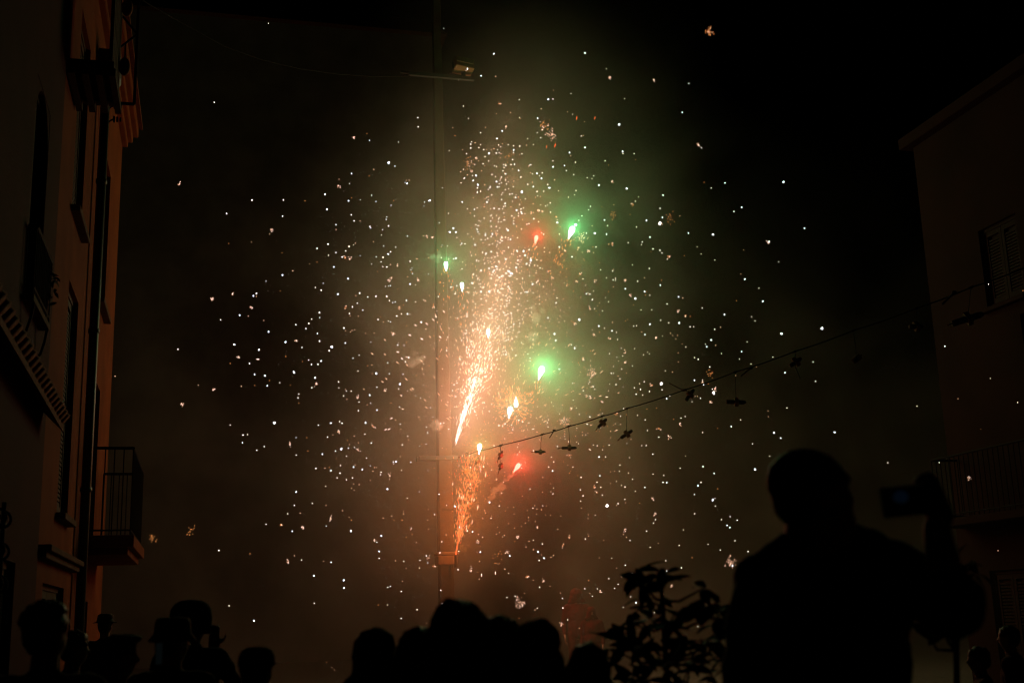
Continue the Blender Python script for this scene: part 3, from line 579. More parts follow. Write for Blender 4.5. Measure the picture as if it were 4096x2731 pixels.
# sparks read off the photograph: x, y, size in tile pixels; letters are crackling clusters, s short streaks
SP = {
 (600, 600, .44643): '2137,114,2 1807,211,3 2006,174,1 1963,234,0 1694,262,1 1690,321,c 1567,398,4 1586,530,4 1779,455,3 1807,429,0 914,448,2 1195,447,2 1389,455,0 687,569,2 1188,592,2 2184,452,0 2305,300,3 2296,271,1 2322,271,1 1804,580,2 1829,635,2 1882,635,1 1667,669,2 1667,711,1 1970,684,2 2137,680,2 2002,820,1 1088,715,c 1072,752,1 909,824,1 705,836,0 264,300,c 1595,843,2 1497,881,3 1785,865,2 1754,903,2 1666,917,2 1600,942,2 1722,958,2 1744,960,c 1791,970,c 1840,835,1 2155,911,2 2135,932,3 2088,960,2 2331,996,2 2087,1044,2 2122,1047,2 2155,1025,1 2217,1032,c 1430,1020,1 1497,1004,0 1279,1081,1 1188,1119,3 1647,1046,3 1775,1151,3 1481,1230,2 1534,1255,2 1684,1290,3 1878,1281,2 1845,1303,1 2024,1310,2 2121,1310,2 2145,1348,2 2163,1140,c 2142,1167,c 2310,1134,1 2331,1200,3 2298,1346,3 737,1290,c 927,1306,3 953,1285,2 953,1310,1 555,1335,c 903,1405,c 1755,1405,c 1814,1403,2 1518,1455,2 1449,1513,2 1424,1553,2 1307,1563,2 1786,1463,2 1793,1484,1 1865,1488,1 804,1479,3 632,1520,2 880,1487,1 1020,1526,1 2235,1413,c 2252,1467,2 2306,1467,3 2211,1486,2 2043,1517,2 2135,1531,2 2090,1541,1 2270,1388,0 1168,1261,0 1183,920,0',
 (600, 1300, .44643): '1062,58,3 1397,30,2 1500,74,3 1737,25,2 1753,49,1 1797,60,1 1810,47,1 1835,40,1 1931,73,1 2008,71,1 2185,80,c 2328,89,s 1309,138,c 1213,152,3 1518,141,2 1362,199,2 1630,194,4 1607,228,2 1750,159,3 755,173,3 977,220,3 250,215,2 2220,178,3 2220,240,s 2300,284,s 2319,289,2 2289,327,2 967,305,s 792,280,c 1217,280,0 718,342,0 892,343,2 1422,312,2 1447,351,2 1505,351,2 1533,320,3 1290,422,4 937,440,3 1030,452,3 1480,472,3 1490,524,c 1450,559,2 1163,514,2 1050,542,3 818,547,1 938,539,0 1070,495,0 432,537,1 571,578,c 290,710,c 1334,617,2 1326,650,2 1334,697,0 1690,507,2 1693,560,2 1753,575,1 1803,589,2 1735,632,2 1860,645,c 1863,409,2 1988,357,1 1950,363,0 2029,433,4 1991,433,1 2107,590,c 2240,527,4 2228,569,2 1968,625,3 1945,712,1 1866,765,2 2034,760,3 2163,833,s 2202,848,1 2265,750,s 1114,875,4 719,893,2 834,982,2 874,979,2 828,1051,2 957,1118,2 1023,1086,2 1310,1161,2 1251,1064,c 1509,894,2 1621,876,3 1700,862,2 1721,877,2 1591,1001,2 1639,981,1 1690,957,c 1405,1006,0 1415,1125,0 1545,1154,3 1714,1108,4 1788,1068,1 1868,1051,1 1861,1116,c 1761,1172,2 1829,993,1 1926,975,2 1931,872,3 1988,880,1 1998,905,c 2112,933,s 2143,930,s 2248,929,1 2310,994,2 2260,1070,2 2242,1176,1 2179,1222,2 2205,1222,3 2183,1240,2 1486,1282,2 1568,1279,1 1620,1302,3 1707,1255,2 1823,1269,3 1837,1250,1 1702,1323,2 1676,1365,2 1760,1383,2 1903,1290,3 1998,1306,1 2010,1274,1 2027,1274,1 2071,1315,2 2066,1337,2 1814,1366,2 1826,1419,1 1874,1426,1 1974,1390,1 2150,1338,c 2255,1300,2 1575,1440,2 1310,1492,3 2128,1467,3 1807,1460,1 1829,1476,1 2305,1547,2 2110,880,1 2318,1026,1',
 (2400, 600, .44643): '46,97,2 203,14,4 206,31,2 306,33,2 107,286,c 238,344,4 1120,295,3 1645,287,4 996,341,2 564,404,3 345,421,2 316,459,2 290,492,c 538,522,2 124,491,1 559,605,3 625,610,d 536,658,5 558,664,1 716,591,1 416,631,3 328,690,2 41,626,3 67,677,2 58,753,3 116,585,d 1269,513,3 1200,550,2 792,744,3 1015,757,4 1833,702,3 1505,825,c 1516,819,3 1287,895,1 870,866,2 1029,985,2 447,780,3 378,824,2 475,886,2 537,898,2 555,922,2 619,955,c 602,978,2 755,946,0 111,835,c 76,844,1 289,1028,2 441,1060,2 400,1143,1 118,1069,1 57,1143,2 118,1163,2 140,1167,2 119,1226,1 227,1243,3 272,1297,c 317,1330,4 338,1175,2 540,1209,3 399,1267,3 446,1300,2 408,1298,0 704,1314,3 742,1325,1 601,1379,2 225,1160,c 77,1358,2 300,1385,0 1262,1110,1 1298,1156,3 1601,1001,2 1424,1237,2 1458,1353,3 1223,1348,0 1116,1472,3 1357,1492,2 1389,1529,2 916,1415,2 700,1447,c 768,1480,c 710,1548,3 544,1524,2 617,1546,2 447,1560,3 112,1542,1 248,1517,0',
 (2200, 1300, .44643): '39,80,4 50,135,3 87,28,1 152,65,1 437,8,3 487,28,2 555,50,3 595,64,2 606,127,2 537,120,c 386,90,c 750,9,2 852,83,3 823,62,1 950,108,c 1079,72,1 1100,92,1 1143,91,1 1128,122,1 1183,169,1 1217,196,2 1255,13,2 1287,13,2 1476,37,2 1445,132,3 1405,192,3 1485,180,1 1528,18,1 1766,149,2 2074,77,4 1717,237,3 1698,303,2 1536,253,2 1295,290,2 1328,305,2 1148,247,1 1149,328,1 1432,372,2 759,209,2 891,256,2 672,240,c 652,275,2 671,328,c 532,254,2 220,206,4 295,188,1 191,174,2 140,193,1 363,232,0 301,305,c 199,330,1 264,353,1 84,393,3 370,430,D 454,383,1 738,365,2 642,392,2 684,428,1 548,430,2 610,455,1 627,479,2 591,531,2 202,520,2 386,549,2 352,492,1 332,565,1 297,585,2 359,655,c 328,634,c 192,598,1 803,522,2 757,560,2 811,575,2 891,592,2 772,618,2 906,533,c 997,523,5 1004,577,2 1032,407,2 1098,420,1 1295,492,3 1045,657,3 1073,632,2 956,666,1 1376,530,3 1365,510,c 1454,573,2 1468,603,5 1480,565,c 1438,683,c 1437,440,d 1300,637,1 1322,637,1 1348,655,2 1664,450,1 1801,346,2 1849,373,1 1997,285,2 2104,426,3 2123,740,2 1954,767,1 1956,818,1 1709,846,2 1624,906,3 1368,960,2 1503,923,0 1815,1061,2 2006,964,4 2068,1010,3 1969,1172,2 1838,1290,4 1471,1326,3 1372,1265,3 1166,1279,2 921,1155,2 862,1077,2 823,1078,2 726,1022,1 784,807,2 852,847,2 873,943,2 976,932,c 976,1000,2 1067,997,c 1165,888,c 1174,830,2 1210,817,2 1108,842,0 869,749,0 632,815,2 595,795,c 543,950,1 543,1006,1 465,684,s 474,697,1 508,642,s 124,860,D 187,742,c 223,725,1 357,820,2 262,799,2 165,853,1 45,912,1 92,1007,1 133,948,1 133,972,1 230,994,1 289,958,1 291,985,1 340,966,1 240,1044,2 66,1083,3 165,1042,2 172,1115,2 357,1113,s 170,1170,c 440,1178,3 498,1177,2 480,1204,0 710,1185,2 627,1251,2 543,1311,1 576,1307,1 621,1308,2 702,1321,2 446,1348,3 740,1379,2 278,1362,2 206,1268,2 160,1252,1 34,1222,2 24,1304,3 13,1180,2 421,1405,2 456,1450,2 400,1447,c 419,1496,c 271,1473,2 296,1526,2 469,1520,2 543,1417,1 640,1434,2 672,1446,2 850,1451,3 764,1486,2 1020,1344,2 1013,1407,2 1047,1409,3 1353,1407,2 1326,1436,3 1294,1515,2 1502,1464,0 1459,1560,3 920,1548,c 672,1558,2 8,1490,1 27,1509,2 6,1418,1',
 (2600, 900, .7017): '880,19,3 981,589,4 930,779,2 944,889,2 1053,1180,4 1522,1031,2 1681,690,3 1756,988,1 1940,873,2 2065,514,2 2096,1010,2 1930,337,2 1886,1162,1 2048,1186,1 1356,1353,2 1649,1352,2 1819,1445,c 2126,373,0',
 (2200, 1700, .8061): '807,372,3 718,438,2 851,467,2 894,453,2 929,470,2 879,496,3 892,506,3 918,572,2 662,518,2 784,590,2 845,618,2 983,625,2 898,680,D 906,696,3 524,467,2 514,484,2 521,438,c 479,524,2 497,604,2 641,595,2 537,585,1 445,386,0 283,398,5 338,388,2 330,397,1 376,383,1 397,571,2 371,518,c 364,541,1 379,555,1 267,571,1 190,443,1 189,462,1 155,411,1 188,538,1 191,549,1 175,563,2 99,555,c 66,596,c 54,449,1 39,515,1 3,446,1 17,644,1 5,653,1 244,657,1 307,658,2 374,693,2 407,732,2 331,707,1 355,751,1 292,760,2 192,769,0 173,810,2 235,810,2 249,824,c 338,788,2 321,808,2 198,832,1 210,847,2 401,850,2 363,902,2 427,879,3 442,900,2 405,941,2 148,881,1 52,831,1 62,858,2 64,905,2 88,964,2 55,985,c 10,1004,2 145,1005,1 575,671,2 580,722,3 652,706,2 705,656,0 604,797,c 563,836,1 518,928,2 762,937,1 734,997,2 632,1081,2 356,1151,2 630,1249,c 521,1002,1 55,1155,2 290,1058,1 348,1255,1 2223,621,1',
 (1000, 2000, .59524): '298,33,2 419,20,2 511,34,1 253,89,2 338,85,1 622,69,1 666,112,1 681,132,0 543,120,c 108,160,2 212,165,c 356,180,c 284,206,3 679,205,3 883,238,3 838,266,c 868,342,3 868,388,2 546,415,3 298,371,1 347,400,2 252,414,c 495,408,1 429,505,3 630,536,3 630,588,3 432,690,2 27,807,3 977,405,1 1033,408,2 1049,456,1 1138,454,2 1142,402,2 1119,282,1 1185,372,2 1200,385,c 1241,95,2 1200,61,1 1193,131,1 1200,192,1 1083,190,s 1033,75,1 1032,90,1 953,105,1 895,118,1 967,131,0 1022,132,0 1050,247,0 1280,298,3 1289,277,2 1303,260,1 1276,351,2 1291,371,1 1317,230,1 1378,40,4 1408,180,3 1460,204,2 1495,211,3 1424,247,1 1403,341,2 1347,455,2 1398,465,2 1236,445,c 1024,543,1 1017,610,2 925,583,2 943,577,2 924,701,2 862,702,0 1123,733,2 1016,792,2 1282,603,2 1292,692,2 1440,672,1 1186,824,1 1536,228,1 1532,270,c 1548,346,3 1525,346,1 1551,310,0 1542,409,1 1485,440,1 1484,468,c 1540,527,1 1532,482,0 1556,500,s 1649,487,s 1667,425,1 1713,460,1 1655,380,d 1745,372,3 1730,345,c 1855,312,1 1875,274,1 1904,267,2 1936,346,3 1905,330,1 1965,292,2 1977,388,3 1943,403,2 1959,365,1 2022,381,1 2040,370,1 1863,515,c 1903,535,1 1970,535,c 1946,582,2 2016,577,1 1727,652,2 1815,690,D 1931,723,2 1915,735,1 1930,180,c 1823,175,1 1777,186,1 1802,248,c 1709,235,1 1698,244,1 1656,227,1 1664,180,1 1677,215,1 1780,275,0 1737,155,1 1774,90,1 1772,46,1 1675,37,2 1733,48,1 1717,70,0 1624,104,1 1620,121,2 1583,83,1 1578,66,1 1565,122,1 1609,13,3 1863,68,1 1871,115,1 1873,135,1 1850,152,1 1917,142,1 1914,35,1 1928,57,1 1958,62,1 1990,36,1 1986,97,1 1926,93,1 550,1122,1 568,1138,1 515,1086,0 1808,790,0',
 (1500, 0, .6378): '745,338,3 1317,333,3 2098,195,D 580,433,3 666,476,3 757,480,1 524,502,2 1470,484,c 1750,502,c 1118,566,1 905,625,2 1087,624,4 1116,622,2 554,666,2 1042,683,1 1207,703,1 1020,741,3 850,706,1 761,714,1 780,648,c 906,738,2 1566,620,2 1927,705,3 1532,782,4 693,799,1 488,802,1 663,832,2 820,795,c 798,822,3 502,852,0 765,869,3 1065,785,D 1049,815,2 1017,831,2 1040,865,2 1107,845,D 269,738,2 271,796,2 1293,854,2 1306,850,1 1315,764,1 870,940,3 868,958,2 715,962,4 798,902,1 549,940,1 466,945,2 847,975,d 1220,957,3 1228,978,1 1318,926,3 2027,907,c 2048,927,2 1116,1010,2 1117,1046,3 1188,1038,3 1199,1069,2 1257,1018,2 874,1031,3 901,1070,3 588,1025,D 634,990,c 553,1062,2 603,1070,c 616,1131,3 633,1100,3 645,1159,3 820,1091,3 1016,1088,3 1044,1118,3 1247,1094,2 1331,1114,2 1371,1102,2 763,1139,3 769,1172,3 824,1154,2 870,1136,1 993,1170,3 1083,1156,2 1095,1178,4 1018,1200,2 1059,1199,2 921,1203,4 846,1218,2 882,1238,3 1404,1161,3 1260,1194,1 85,1021,3 1036,1232,1 1265,740,r 1379,740,r 1077,920,r 1129,912,r',
 (1600, 700, .44643): '655,48,3 698,88,3 681,6,3 866,60,3 876,108,3 953,80,2 1020,55,1 1267,30,3 1196,104,3 1092,153,4 1037,200,3 984,172,2 1228,148,2 1288,146,2 1325,85,2 1340,115,4 1257,191,1 1214,200,1 1078,221,1 1122,214,2 909,220,3 779,242,3 762,211,1 657,204,1 557,242,3 940,256,3 929,281,2 919,302,2 886,304,3 844,297,3 760,260,1 1071,264,2 1044,315,4 1087,333,3 1091,347,3 1001,366,2 1022,381,2 1018,393,1 820,359,2 829,386,2 812,411,3 888,385,2 666,308,3 603,301,2 433,343,2 394,375,3 309,170,2 267,229,3 1178,340,c 1235,316,c 1275,330,c 1347,333,2 1198,391,3 1242,417,2 1018,437,3 1089,484,2 708,408,2 680,444,2 713,455,1 691,485,3 698,510,3 708,528,2 765,536,4 478,478,4 447,511,4 500,511,3 510,559,2 554,612,3 545,588,1 425,635,2 965,495,4 828,528,3 860,523,c 912,560,c 991,576,3 968,577,2 787,567,2 833,562,1 857,588,1 870,622,2 866,639,2 827,615,2 673,626,3 651,638,1 1062,646,1 1049,678,3 1107,680,4 1157,669,3 1122,720,3 1075,727,2 1118,700,1 1001,705,2 1016,710,2 990,735,1 947,753,3 932,682,2 909,690,c 817,686,3 768,704,4 1172,745,3 1172,765,4 1055,764,2 1135,794,3 1063,800,2 1041,830,4 806,770,1 836,756,1 992,784,1 676,817,1 653,797,1 556,840,2 500,745,3 480,750,2 726,855,4 798,835,3 862,820,4 870,843,3 843,853,3 895,851,2 925,843,2 908,827,1 967,858,3 980,862,3 955,880,2 992,880,4 1008,885,4 972,901,2 985,901,2 909,908,3 925,903,2 798,880,c 1048,932,2 1098,925,2 645,968,3 508,991,3 467,1000,2 260,970,1 160,938,c 710,915,1 713,939,2 678,908,1 942,975,3 1188,977,4 859,989,2 726,1045,4 800,1041,4 676,1043,2 905,1021,2 988,1049,2 967,1040,c 1120,1048,3 1140,1048,3 1157,1028,c 1326,863,2 1428,644,4 1410,425,4 1574,447,4 1747,521,4 1670,521,2 1685,560,1 1620,550,D 1600,656,c 1541,732,3 1647,754,1 1693,680,c 1632,692,1 1735,694,1 1721,456,1 1629,366,2 1690,313,2 1706,280,2 1577,139,2 1395,378,c 1497,980,c 1406,1101,2 1463,1108,1 1397,1146,4 1250,1116,1 1669,1063,3 1692,1067,1 1620,1095,1 1721,1119,2 1772,1171,1 1788,1143,1 1700,1193,c 1606,1294,4 1568,1335,c 1782,1352,3 1323,1278,3 1345,1290,1 1433,1260,1 1384,1423,4 1395,1479,3 1340,1427,1 1320,1404,1 1145,1195,1 1098,1241,1 1020,1334,3 1074,1328,2 1365,920,c 1614,888,c 1582,950,c 1747,950,c 140,1135,2 225,1128,c 300,1170,c 343,1088,3 396,1051,3 263,1079,1 412,1131,1 190,1317,3 390,1307,3 370,1334,1 323,1272,2 300,1297,s 393,1222,s 421,1225,s 239,1331,s 140,1345,s 196,1467,s 361,1450,s 438,1370,s 288,555,c 238,550,c 369,643,1 208,545,1 256,740,1 152,750,1 304,1440,0',
 (500, 0, .59524): '964,158,2 599,688,2 1968,791,2 1970,853,2 1538,926,c 1771,1094,4',
 (0, 1366, .8703): '529,158,1 643,884,2 878,870,d 1006,958,2 701,908,d 1149,973,0 1053,1212,2 1001,1314,2 1166,1280,3 818,35,2',
}
def sparks():
    g = random.Random(21); pts = []
    for (ox, oy, s), txt in SP.items():
        for w in txt.split():
            a, b, k = w.split(','); pts.append((ox + float(a) * s, oy + float(b) * s, k))
    # grains lower in the burst that are too crowded to read one by one
    for i in range(150):
        a = g.uniform(0, 6.283); rr = g.gauss(0, 260); pts.append((2010 + rr * math.cos(a) * 1.1, 1700 + abs(g.gauss(0, 1)) * rr * math.sin(a) * .6, g.choice('011120')))
    fine = {'s_white': MB(), 's_pink': MB(), 's_blue': MB(), 's_orange': MB()}
    for i in range(750):
        a = g.uniform(0, 6.283); rr = abs(g.gauss(0, 1)) ** .9; px = 2010 + 430 * rr * math.cos(a); py = 1330 + 470 * rr * math.sin(a)
        if not 560 < px < 3300 or py > 2480: continue
        u = g.random(); k = 's_orange' if u < .25 else ('s_pink' if math.hypot(px - 2000, py - 1350) < 380 else ('s_blue' if px < 1800 else 's_white'))
        shard(fine[k], atY(px, py, 26.8 + g.gauss(0, 1.8)), g.uniform(.0075, .0115), None, 0, g)
    for k, mb in fine.items(): tag(mb.build('pinpoint_sparks', M[k]), kind='stuff', label={'s_white': 'countless fine white pinpoint sparks', 's_pink': 'countless fine pink pinpoint sparks in the middle', 's_blue': 'countless fine bluish pinpoint sparks beside the pole', 's_orange': 'countless fine orange pinpoint embers'}[k])
    def sphere(kind, mat, r):
        out = []
        for v in range(4):
            mb = MB(); shard(mb, (0, 0, 0), r, Vector((g.uniform(-.4, .4), g.uniform(-.4, .4), 1)), r * g.uniform(1.0, 1.35), g)
            for q in range(2): shard(mb, (g.gauss(0, r * .35), g.gauss(0, r * .35), g.gauss(0, r * .35)), r * .7, None, 0, g)
            out.append(mb.mesh('spark', M[mat]))
        return out
    S = {'0': sphere('0', 's_orange', .0105), '1': sphere('1', 's_warm', .0115), '2': sphere('2', 's_white', .0132), '3': sphere('3', 's_blue', .0165), '4': sphere('4', 's_blue', .0235), '5': sphere('5', 's_white', .036)}
    def place(px, py):
        rr = math.hypot((px - 2030) / 1.05, py - 1380); dep = math.sqrt(max(0.08, 1 - (rr / 1500.0) ** 2)) * 6.5
        y = 26.8 + g.uniform(-.65, .55) * dep
        if px > 3250: y = g.uniform(15.5, 17.5) if px > 3700 else g.uniform(19, 24)
        if px < 560: y = g.uniform(23.5, 25.5)
        y = max(15.0, min(31.5, y)); return atY(px, py, y), y / 27.0
    order = sorted([p for p in pts if p[2] in '012345'], key=lambda p: -int(p[2]))
    lab = {'5': 'very large glaring white spark in the firework burst', '4': 'large blue white spark in the firework burst', '3': 'bright blue white spark in the firework burst', '2': 'small round white spark in the firework burst'}
    rest = {}
    for i, (px, py, k) in enumerate(order):
        p, sc_ = place(px, py)
        if i < 296:
            o = link('spark', S[k][i % 4], None, p); o.rotation_euler = (g.uniform(-.5, .5), g.uniform(-.5, .5), g.uniform(0, 6.28)); f = sc_ * g.uniform(.75, 1.15); o.scale = (f, f, f)
            tag(o, lab[k], 'spark', {'5': 'very large sparks', '4': 'large sparks', '3': 'bright sparks', '2': 'small white sparks'}[k])
        else: rest.setdefault(k, []).append((p, sc_))
    for k, l in rest.items():
        mb = MB(); r, mat, nm = {'0': (.0115, 's_orange', 'orange_embers'), '1': (.0115, 's_warm', 'gold_sparks'), '2': (.0132, 's_white', 'white_sparks'), '3': (.0165, 's_blue', 'blue_white_sparks')}[k]
        for p, f in l: shard(mb, p, r * f * g.uniform(.55, 1.1), None, 0, g); shard(mb, p, r * f * .8, None, 0, g)
        tag(mb.build(nm, M[mat]), kind='stuff', label={'0': 'fine orange embers scattered through the burst', '1': 'many small gold sparks scattered through the burst', '2': 'many small white sparks scattered through the burst', '3': 'many bright blue white sparks scattered through the burst'}[k])
    nD = 0
    Dl = {(2838, 124): 'loose crackling cluster high above all other sparks', }
    for px, py, k in pts:
        if k in 'cdDsr':
            p, f = place(px, py); mb = MB(); hot = MB()
            if k == 's':
                a = Vector((px - 1950, 0, -(py - 1500))).normalized(); shard(hot, (0, 0, 0), .012 * f, a, .045 * f, g)
                o = hot.build('streaking_spark', M['s_pink'], None); o.location = p
                tag(o, 'short pale streak of a fast spark flying outwards', 'spark', 'fast streaking sparks'); continue
            if k == 'r':
                shard(hot, (0, 0, 0), .011, Vector((.2, 0, 1)), .06, g); o = hot.build('streaking_spark', M['s_red'], None); o.location = p
                tag(o, 'thin red streak of a spark above the gold column', 'spark', 'red streaking sparks'); continue
            n, rad = {'c': (7, .032), 'd': (16, .11), 'D': (40, .12)}[k]
            for i in range(n):
                d = Vector((g.gauss(0, .5), g.gauss(0, .5), g.gauss(0, .6))) * rad * f; shard(mb, d, g.uniform(.005, .008) * f, d, g.uniform(.007, .018) * f, g)
            if k != 'd':
                for i in range(3 if k == 'c' else 6): shard(hot, (g.gauss(0, .02 if k == 'c' else .06), 0, g.gauss(0, .025 if k == 'c' else .06)), g.uniform(.008, .012) * f, None, 0, g)
            t = empty('crackling_burst', p); ee = mb.build('embers', M['s_orange' if k == 'd' or g.random() < .3 else 's_warm'], t); ee['kind'] = 'stuff'
            if k != 'd': hot.build('hot_core', M['s_pink'], t)['kind'] = 'stuff'
            tag(t, {'c': 'tiny crackling cluster of gold sparks in the burst', 'd': 'faint loose sprinkle of fine orange embers', 'D': 'larger crackling star of gold and white sparks'}[k], 'crackle', {'c': 'tiny crackling clusters', 'd': 'faint ember sprinkles', 'D': 'larger crackling stars'}[k])
sparks()

# ------------------------------------------------------------------ small dense puffs and a curling trail of smoke
def puffs():
    m, n, l, p = vol_mat('dense smoke puff'); p.inputs['Color'].default_value = (.9, .86, .8, 1); p.inputs['Density'].default_value = 1.5
    g = random.Random(31)
    def blob(mb, c, r, k):
        for i in range(k): mb.ell(Vector(c) + Vector((g.gauss(0, r * .55), g.gauss(0, r * .4), g.gauss(0, r * .5))), [r * g.uniform(.25, .55)] * 3, None, 10, 7)
    for px, py, r, lab in ((2143, 1268, .15, 'small smoke puff above the right hand green flare'), (2133, 1345, .13, 'small smoke puff under a similar puff, left of the gold clusters'), (2243, 1640, .10, 'lone yellowish smoke puff above the rope, below the green flare'), (1748, 1695, .11, 'small smoke puff against the pole by the fountain mouth'), (1655, 1440, .17, 'drawn out smoke puff drifting beside the pole'), (1742, 1030, .12, 'small smoke puff beside the green pole flare'), (2178, 1545, .10, 'small smoke puff right below the green flare over the rope')):
        t = MB(); blob(t, (0, 0, 0), r, 16); o = t.build('smoke_puff', m); o.location = atY(px, py, 26.1); organic(o, .02, 2); tag(o, lab, 'smoke', 'small smoke puffs')
    t = MB(); a = atY(2062, 1876, 25.6)
    for i in range(26):
        s = i / 25; q = atY(2062 - 95 * s, 1880 + 105 * s + 6 * math.sin(s * 14), 25.6) - a; blob(t, q, .035 + .06 * s, 3)
    o = t.build('smoke_trail', m); o.location = a; organic(o, .018, 2); tag(o, 'curling smoke trail left behind by the low red flare', 'smoke')
puffs()

# ------------------------------------------------------------------ firecracker rope
RA = Vector((PX + .28, 26.86, 5.2)); RB = Vector((11.0, 13.7, 0))
def on_rope(px, py):
    """point of the rope's vertical plane seen at that photo position"""
    d = ray(px, py); n = Vector((RB.y - RA.y, RA.x - RB.x, 0)).normalized(); return CAM + d * ((RA - CAM).dot(n) / d.dot(n))
def rope():
    pix = [(1913, 1802), (2002, 1780), (2168, 1737), (2275, 1704), (2408, 1664), (2508, 1633), (2725, 1563), (2941, 1487), (3180, 1405), (3414, 1321), (3667, 1232), (3884, 1149), (4095, 1072)]
    pts = [RA] + [on_rope(*p) for p in pix]
    e = pts[-1] + (pts[-1] - pts[-2]) * 1.0; t = (12.98 - pts[-1].x) / (e.x - pts[-1].x); pts.append(pts[-1] + (e - pts[-1]) * t)
    fine = []
    for a, b in zip(pts[:-1], pts[1:]):
        for i in range(4): q = a.lerp(b, i / 4); fine.append(q - Vector((0, 0, .012 * math.sin(math.pi * i / 4))))
    fine.append(pts[-1])
    o = MB().tube(fine, .011, 6).build('firecracker_rope', M['rope'], None, True)
    tag(o, 'dark rope strung from the tall pole to the rose corner house', 'rope')
rope()
def cracker(label, apx, apy, bpx, bpy_, ln, ang, r=.034, fuse=True, yaw=.0, tailpx=None, wrap=True):
    """card tube tied on a string: body centre at (bpx,bpy_), length in photo pixels, angle in degrees"""
    A = on_rope(apx, apy); Bp = on_rope(bpx, bpy_); g = random.Random(int(bpx))
    t = empty('hanging_firecracker', A); d = (A - CAM).length; L = ln * d / F / max(.35, math.cos(yaw)); rr = r
    c = Bp - A
    vdir = Vector((r_.x, r_.y, 0)).normalized(); dep = Vector((-vdir.y, vdir.x, 0))
    ax = (vdir * math.cos(R(ang)) * math.cos(yaw) + Vector((0, 0, 1)) * math.sin(R(ang)) + dep * math.sin(yaw) * math.cos(R(ang))).normalized()
    h = L / 2
    body = MB().tube([c - ax * h, c - ax * (h - .01), c + ax * (h * .72), c + ax * (h * .9), c + ax * h], [rr * .8, rr, rr, rr * .75, rr * .3], 10)
    body.build('tube', M['card'], t, True)
    up = ax.orthogonal().normalized(); 
    if abs(up.z) < .2: up = ax.cross(up).normalized()
    if up.z < 0: up = -up
    if wrap:
        m = MB(); q = ax.cross(up); Rm = Matrix(((ax.x, q.x, up.x, c.x), (ax.y, q.y, up.y, c.y), (ax.z, q.z, up.z, c.z), (0, 0, 0, 1)))
        m.box(-.032, .04, -rr * 1.25, rr * 1.25, -rr * 1.9, rr * 1.9, Rm); m.tube([c - ax * .03 + up * rr * 1.6, c + up * rr * 2.6, c + ax * .025 + up * rr * 1.7], rr * .35, 6)
        bevel(m.build('tied_wrap', M['tape'], t), .01)
    if fuse:
        e = c - ax * h; f = MB()
        f.tube([e, e - ax * .03 + Vector((0, 0, .008)), e - ax * .06 + Vector((0, 0, -.012)), e - ax * .085 + Vector((0, 0, g.uniform(-.03, .02)))], [.012, .009, .012, .006], 6)
        f.build('paper_fuse', M['tape'], t)
    if c.length > rr * 2.2:
        s = MB(); n = 6; pts = [c * (i / n) + Vector((g.gauss(0, .004), 0, 0)) * (0 < i < n) for i in range(n + 1)]; s.tube(pts, .005, 5); s.build('string', M['rope'], t)
    k = MB().ell((0, 0, 0), (.03, .022, .022), nu=8, nv=6).tube([(-.05, 0, -.02), (0, 0, 0), (.05, 0, .025)], .014, 6); k.build('knot', M['rope'], t, True)
    if tailpx:
        T = on_rope(*tailpx) - A; s = MB().tube([c, c.lerp(T, .3) - vdir * .03, c.lerp(T, .65) - vdir * .01, T], .006, 5); s.build('loose_string', M['rope'], t)
    return tag(t, label, 'firecracker', 'firecrackers hung along the rope')
cracker('firecracker tilted steeply on a short string, hanging closest to the pole', 1913, 1802, 1910, 1843, 30, 58, .026)
cracker('small low firecracker over the orange fountain, on the longest string beside the pole', 1868, 1812, 1862, 1880, 30, 35, .024)
cracker('upper of two stacked firecrackers on one string, nearly upright', 2002, 1780, 2002, 1819, 38, 62, .028)
cracker('lower of two stacked firecrackers, knotted right under the other', 2003, 1782, 2003, 1864, 30, 66, .028)
cracker('level firecracker on a medium string next to a stick', 2168, 1737, 2161, 1806, 44, -2, .026)
cracker('level firecracker with rounded nose and ragged fuse over the small sparks', 2275, 1704, 2277, 1790, 60, -1, .030)
cracker('diagonal firecracker tied close under the rope with a long fuse', 2408, 1664, 2410, 1691, 50, 44, .034)
cracker('diagonal firecracker on a long straight string, forked fuse', 2508, 1633, 2507, 1735, 56, 32, .034)
cracker('diagonal firecracker bunched with a stick against the rope', 2742, 1558, 2760, 1578, 56, 52, .036, fuse=False)
cracker('level bullet shaped firecracker on a long kinked string', 2941, 1487, 2945, 1607, 78, -3, .038, fuse=False)
cracker('diagonal firecracker with a loose string dangling below', 3180, 1405, 3183, 1447, 56, 34, .038, fuse=False, tailpx=(3201, 1514))
cracker('firecracker seen end on, on a long straight string', 3414, 1321, 3427, 1435, 32, 20, .038, fuse=False, yaw=1.1)
cracker('stubby firecracker on a string close to the rose house edge', 3667, 1232, 3665, 1306, 56, 2, .040, fuse=False, yaw=.3)
cracker('largest firecracker, hanging in front of the rose house', 3884, 1149, 3872, 1274, 128, 16, .048)
def stick(label, a, b, r=.010):
    A, B = on_rope(*a), on_rope(*b); t = empty('tied_stick', B)
    MB().tube([(0, 0, 0), A - B], [r * 1.2, r], 6).build('shaft', M['card'], t)
    MB().ell((0, 0, 0), (.04, .03, .025), nu=8, nv=6).build('tie', M['rope'], t, True)
    tag(t, label, 'stick', 'sticks tied to the rope')
stick('slim stick tied slantwise between the two level firecrackers', (2198, 1750), (2217, 1720))
stick('long thin stick poking up from the rope by the bunched firecracker', (2678, 1532), (2733, 1560))
stick('short stick tied under the rope beside the bullet firecracker', (2963, 1503), (3003, 1471), .014)
stick('short stick hanging slantwise beside the largest firecracker', (3770, 1216), (3817, 1168), .016)

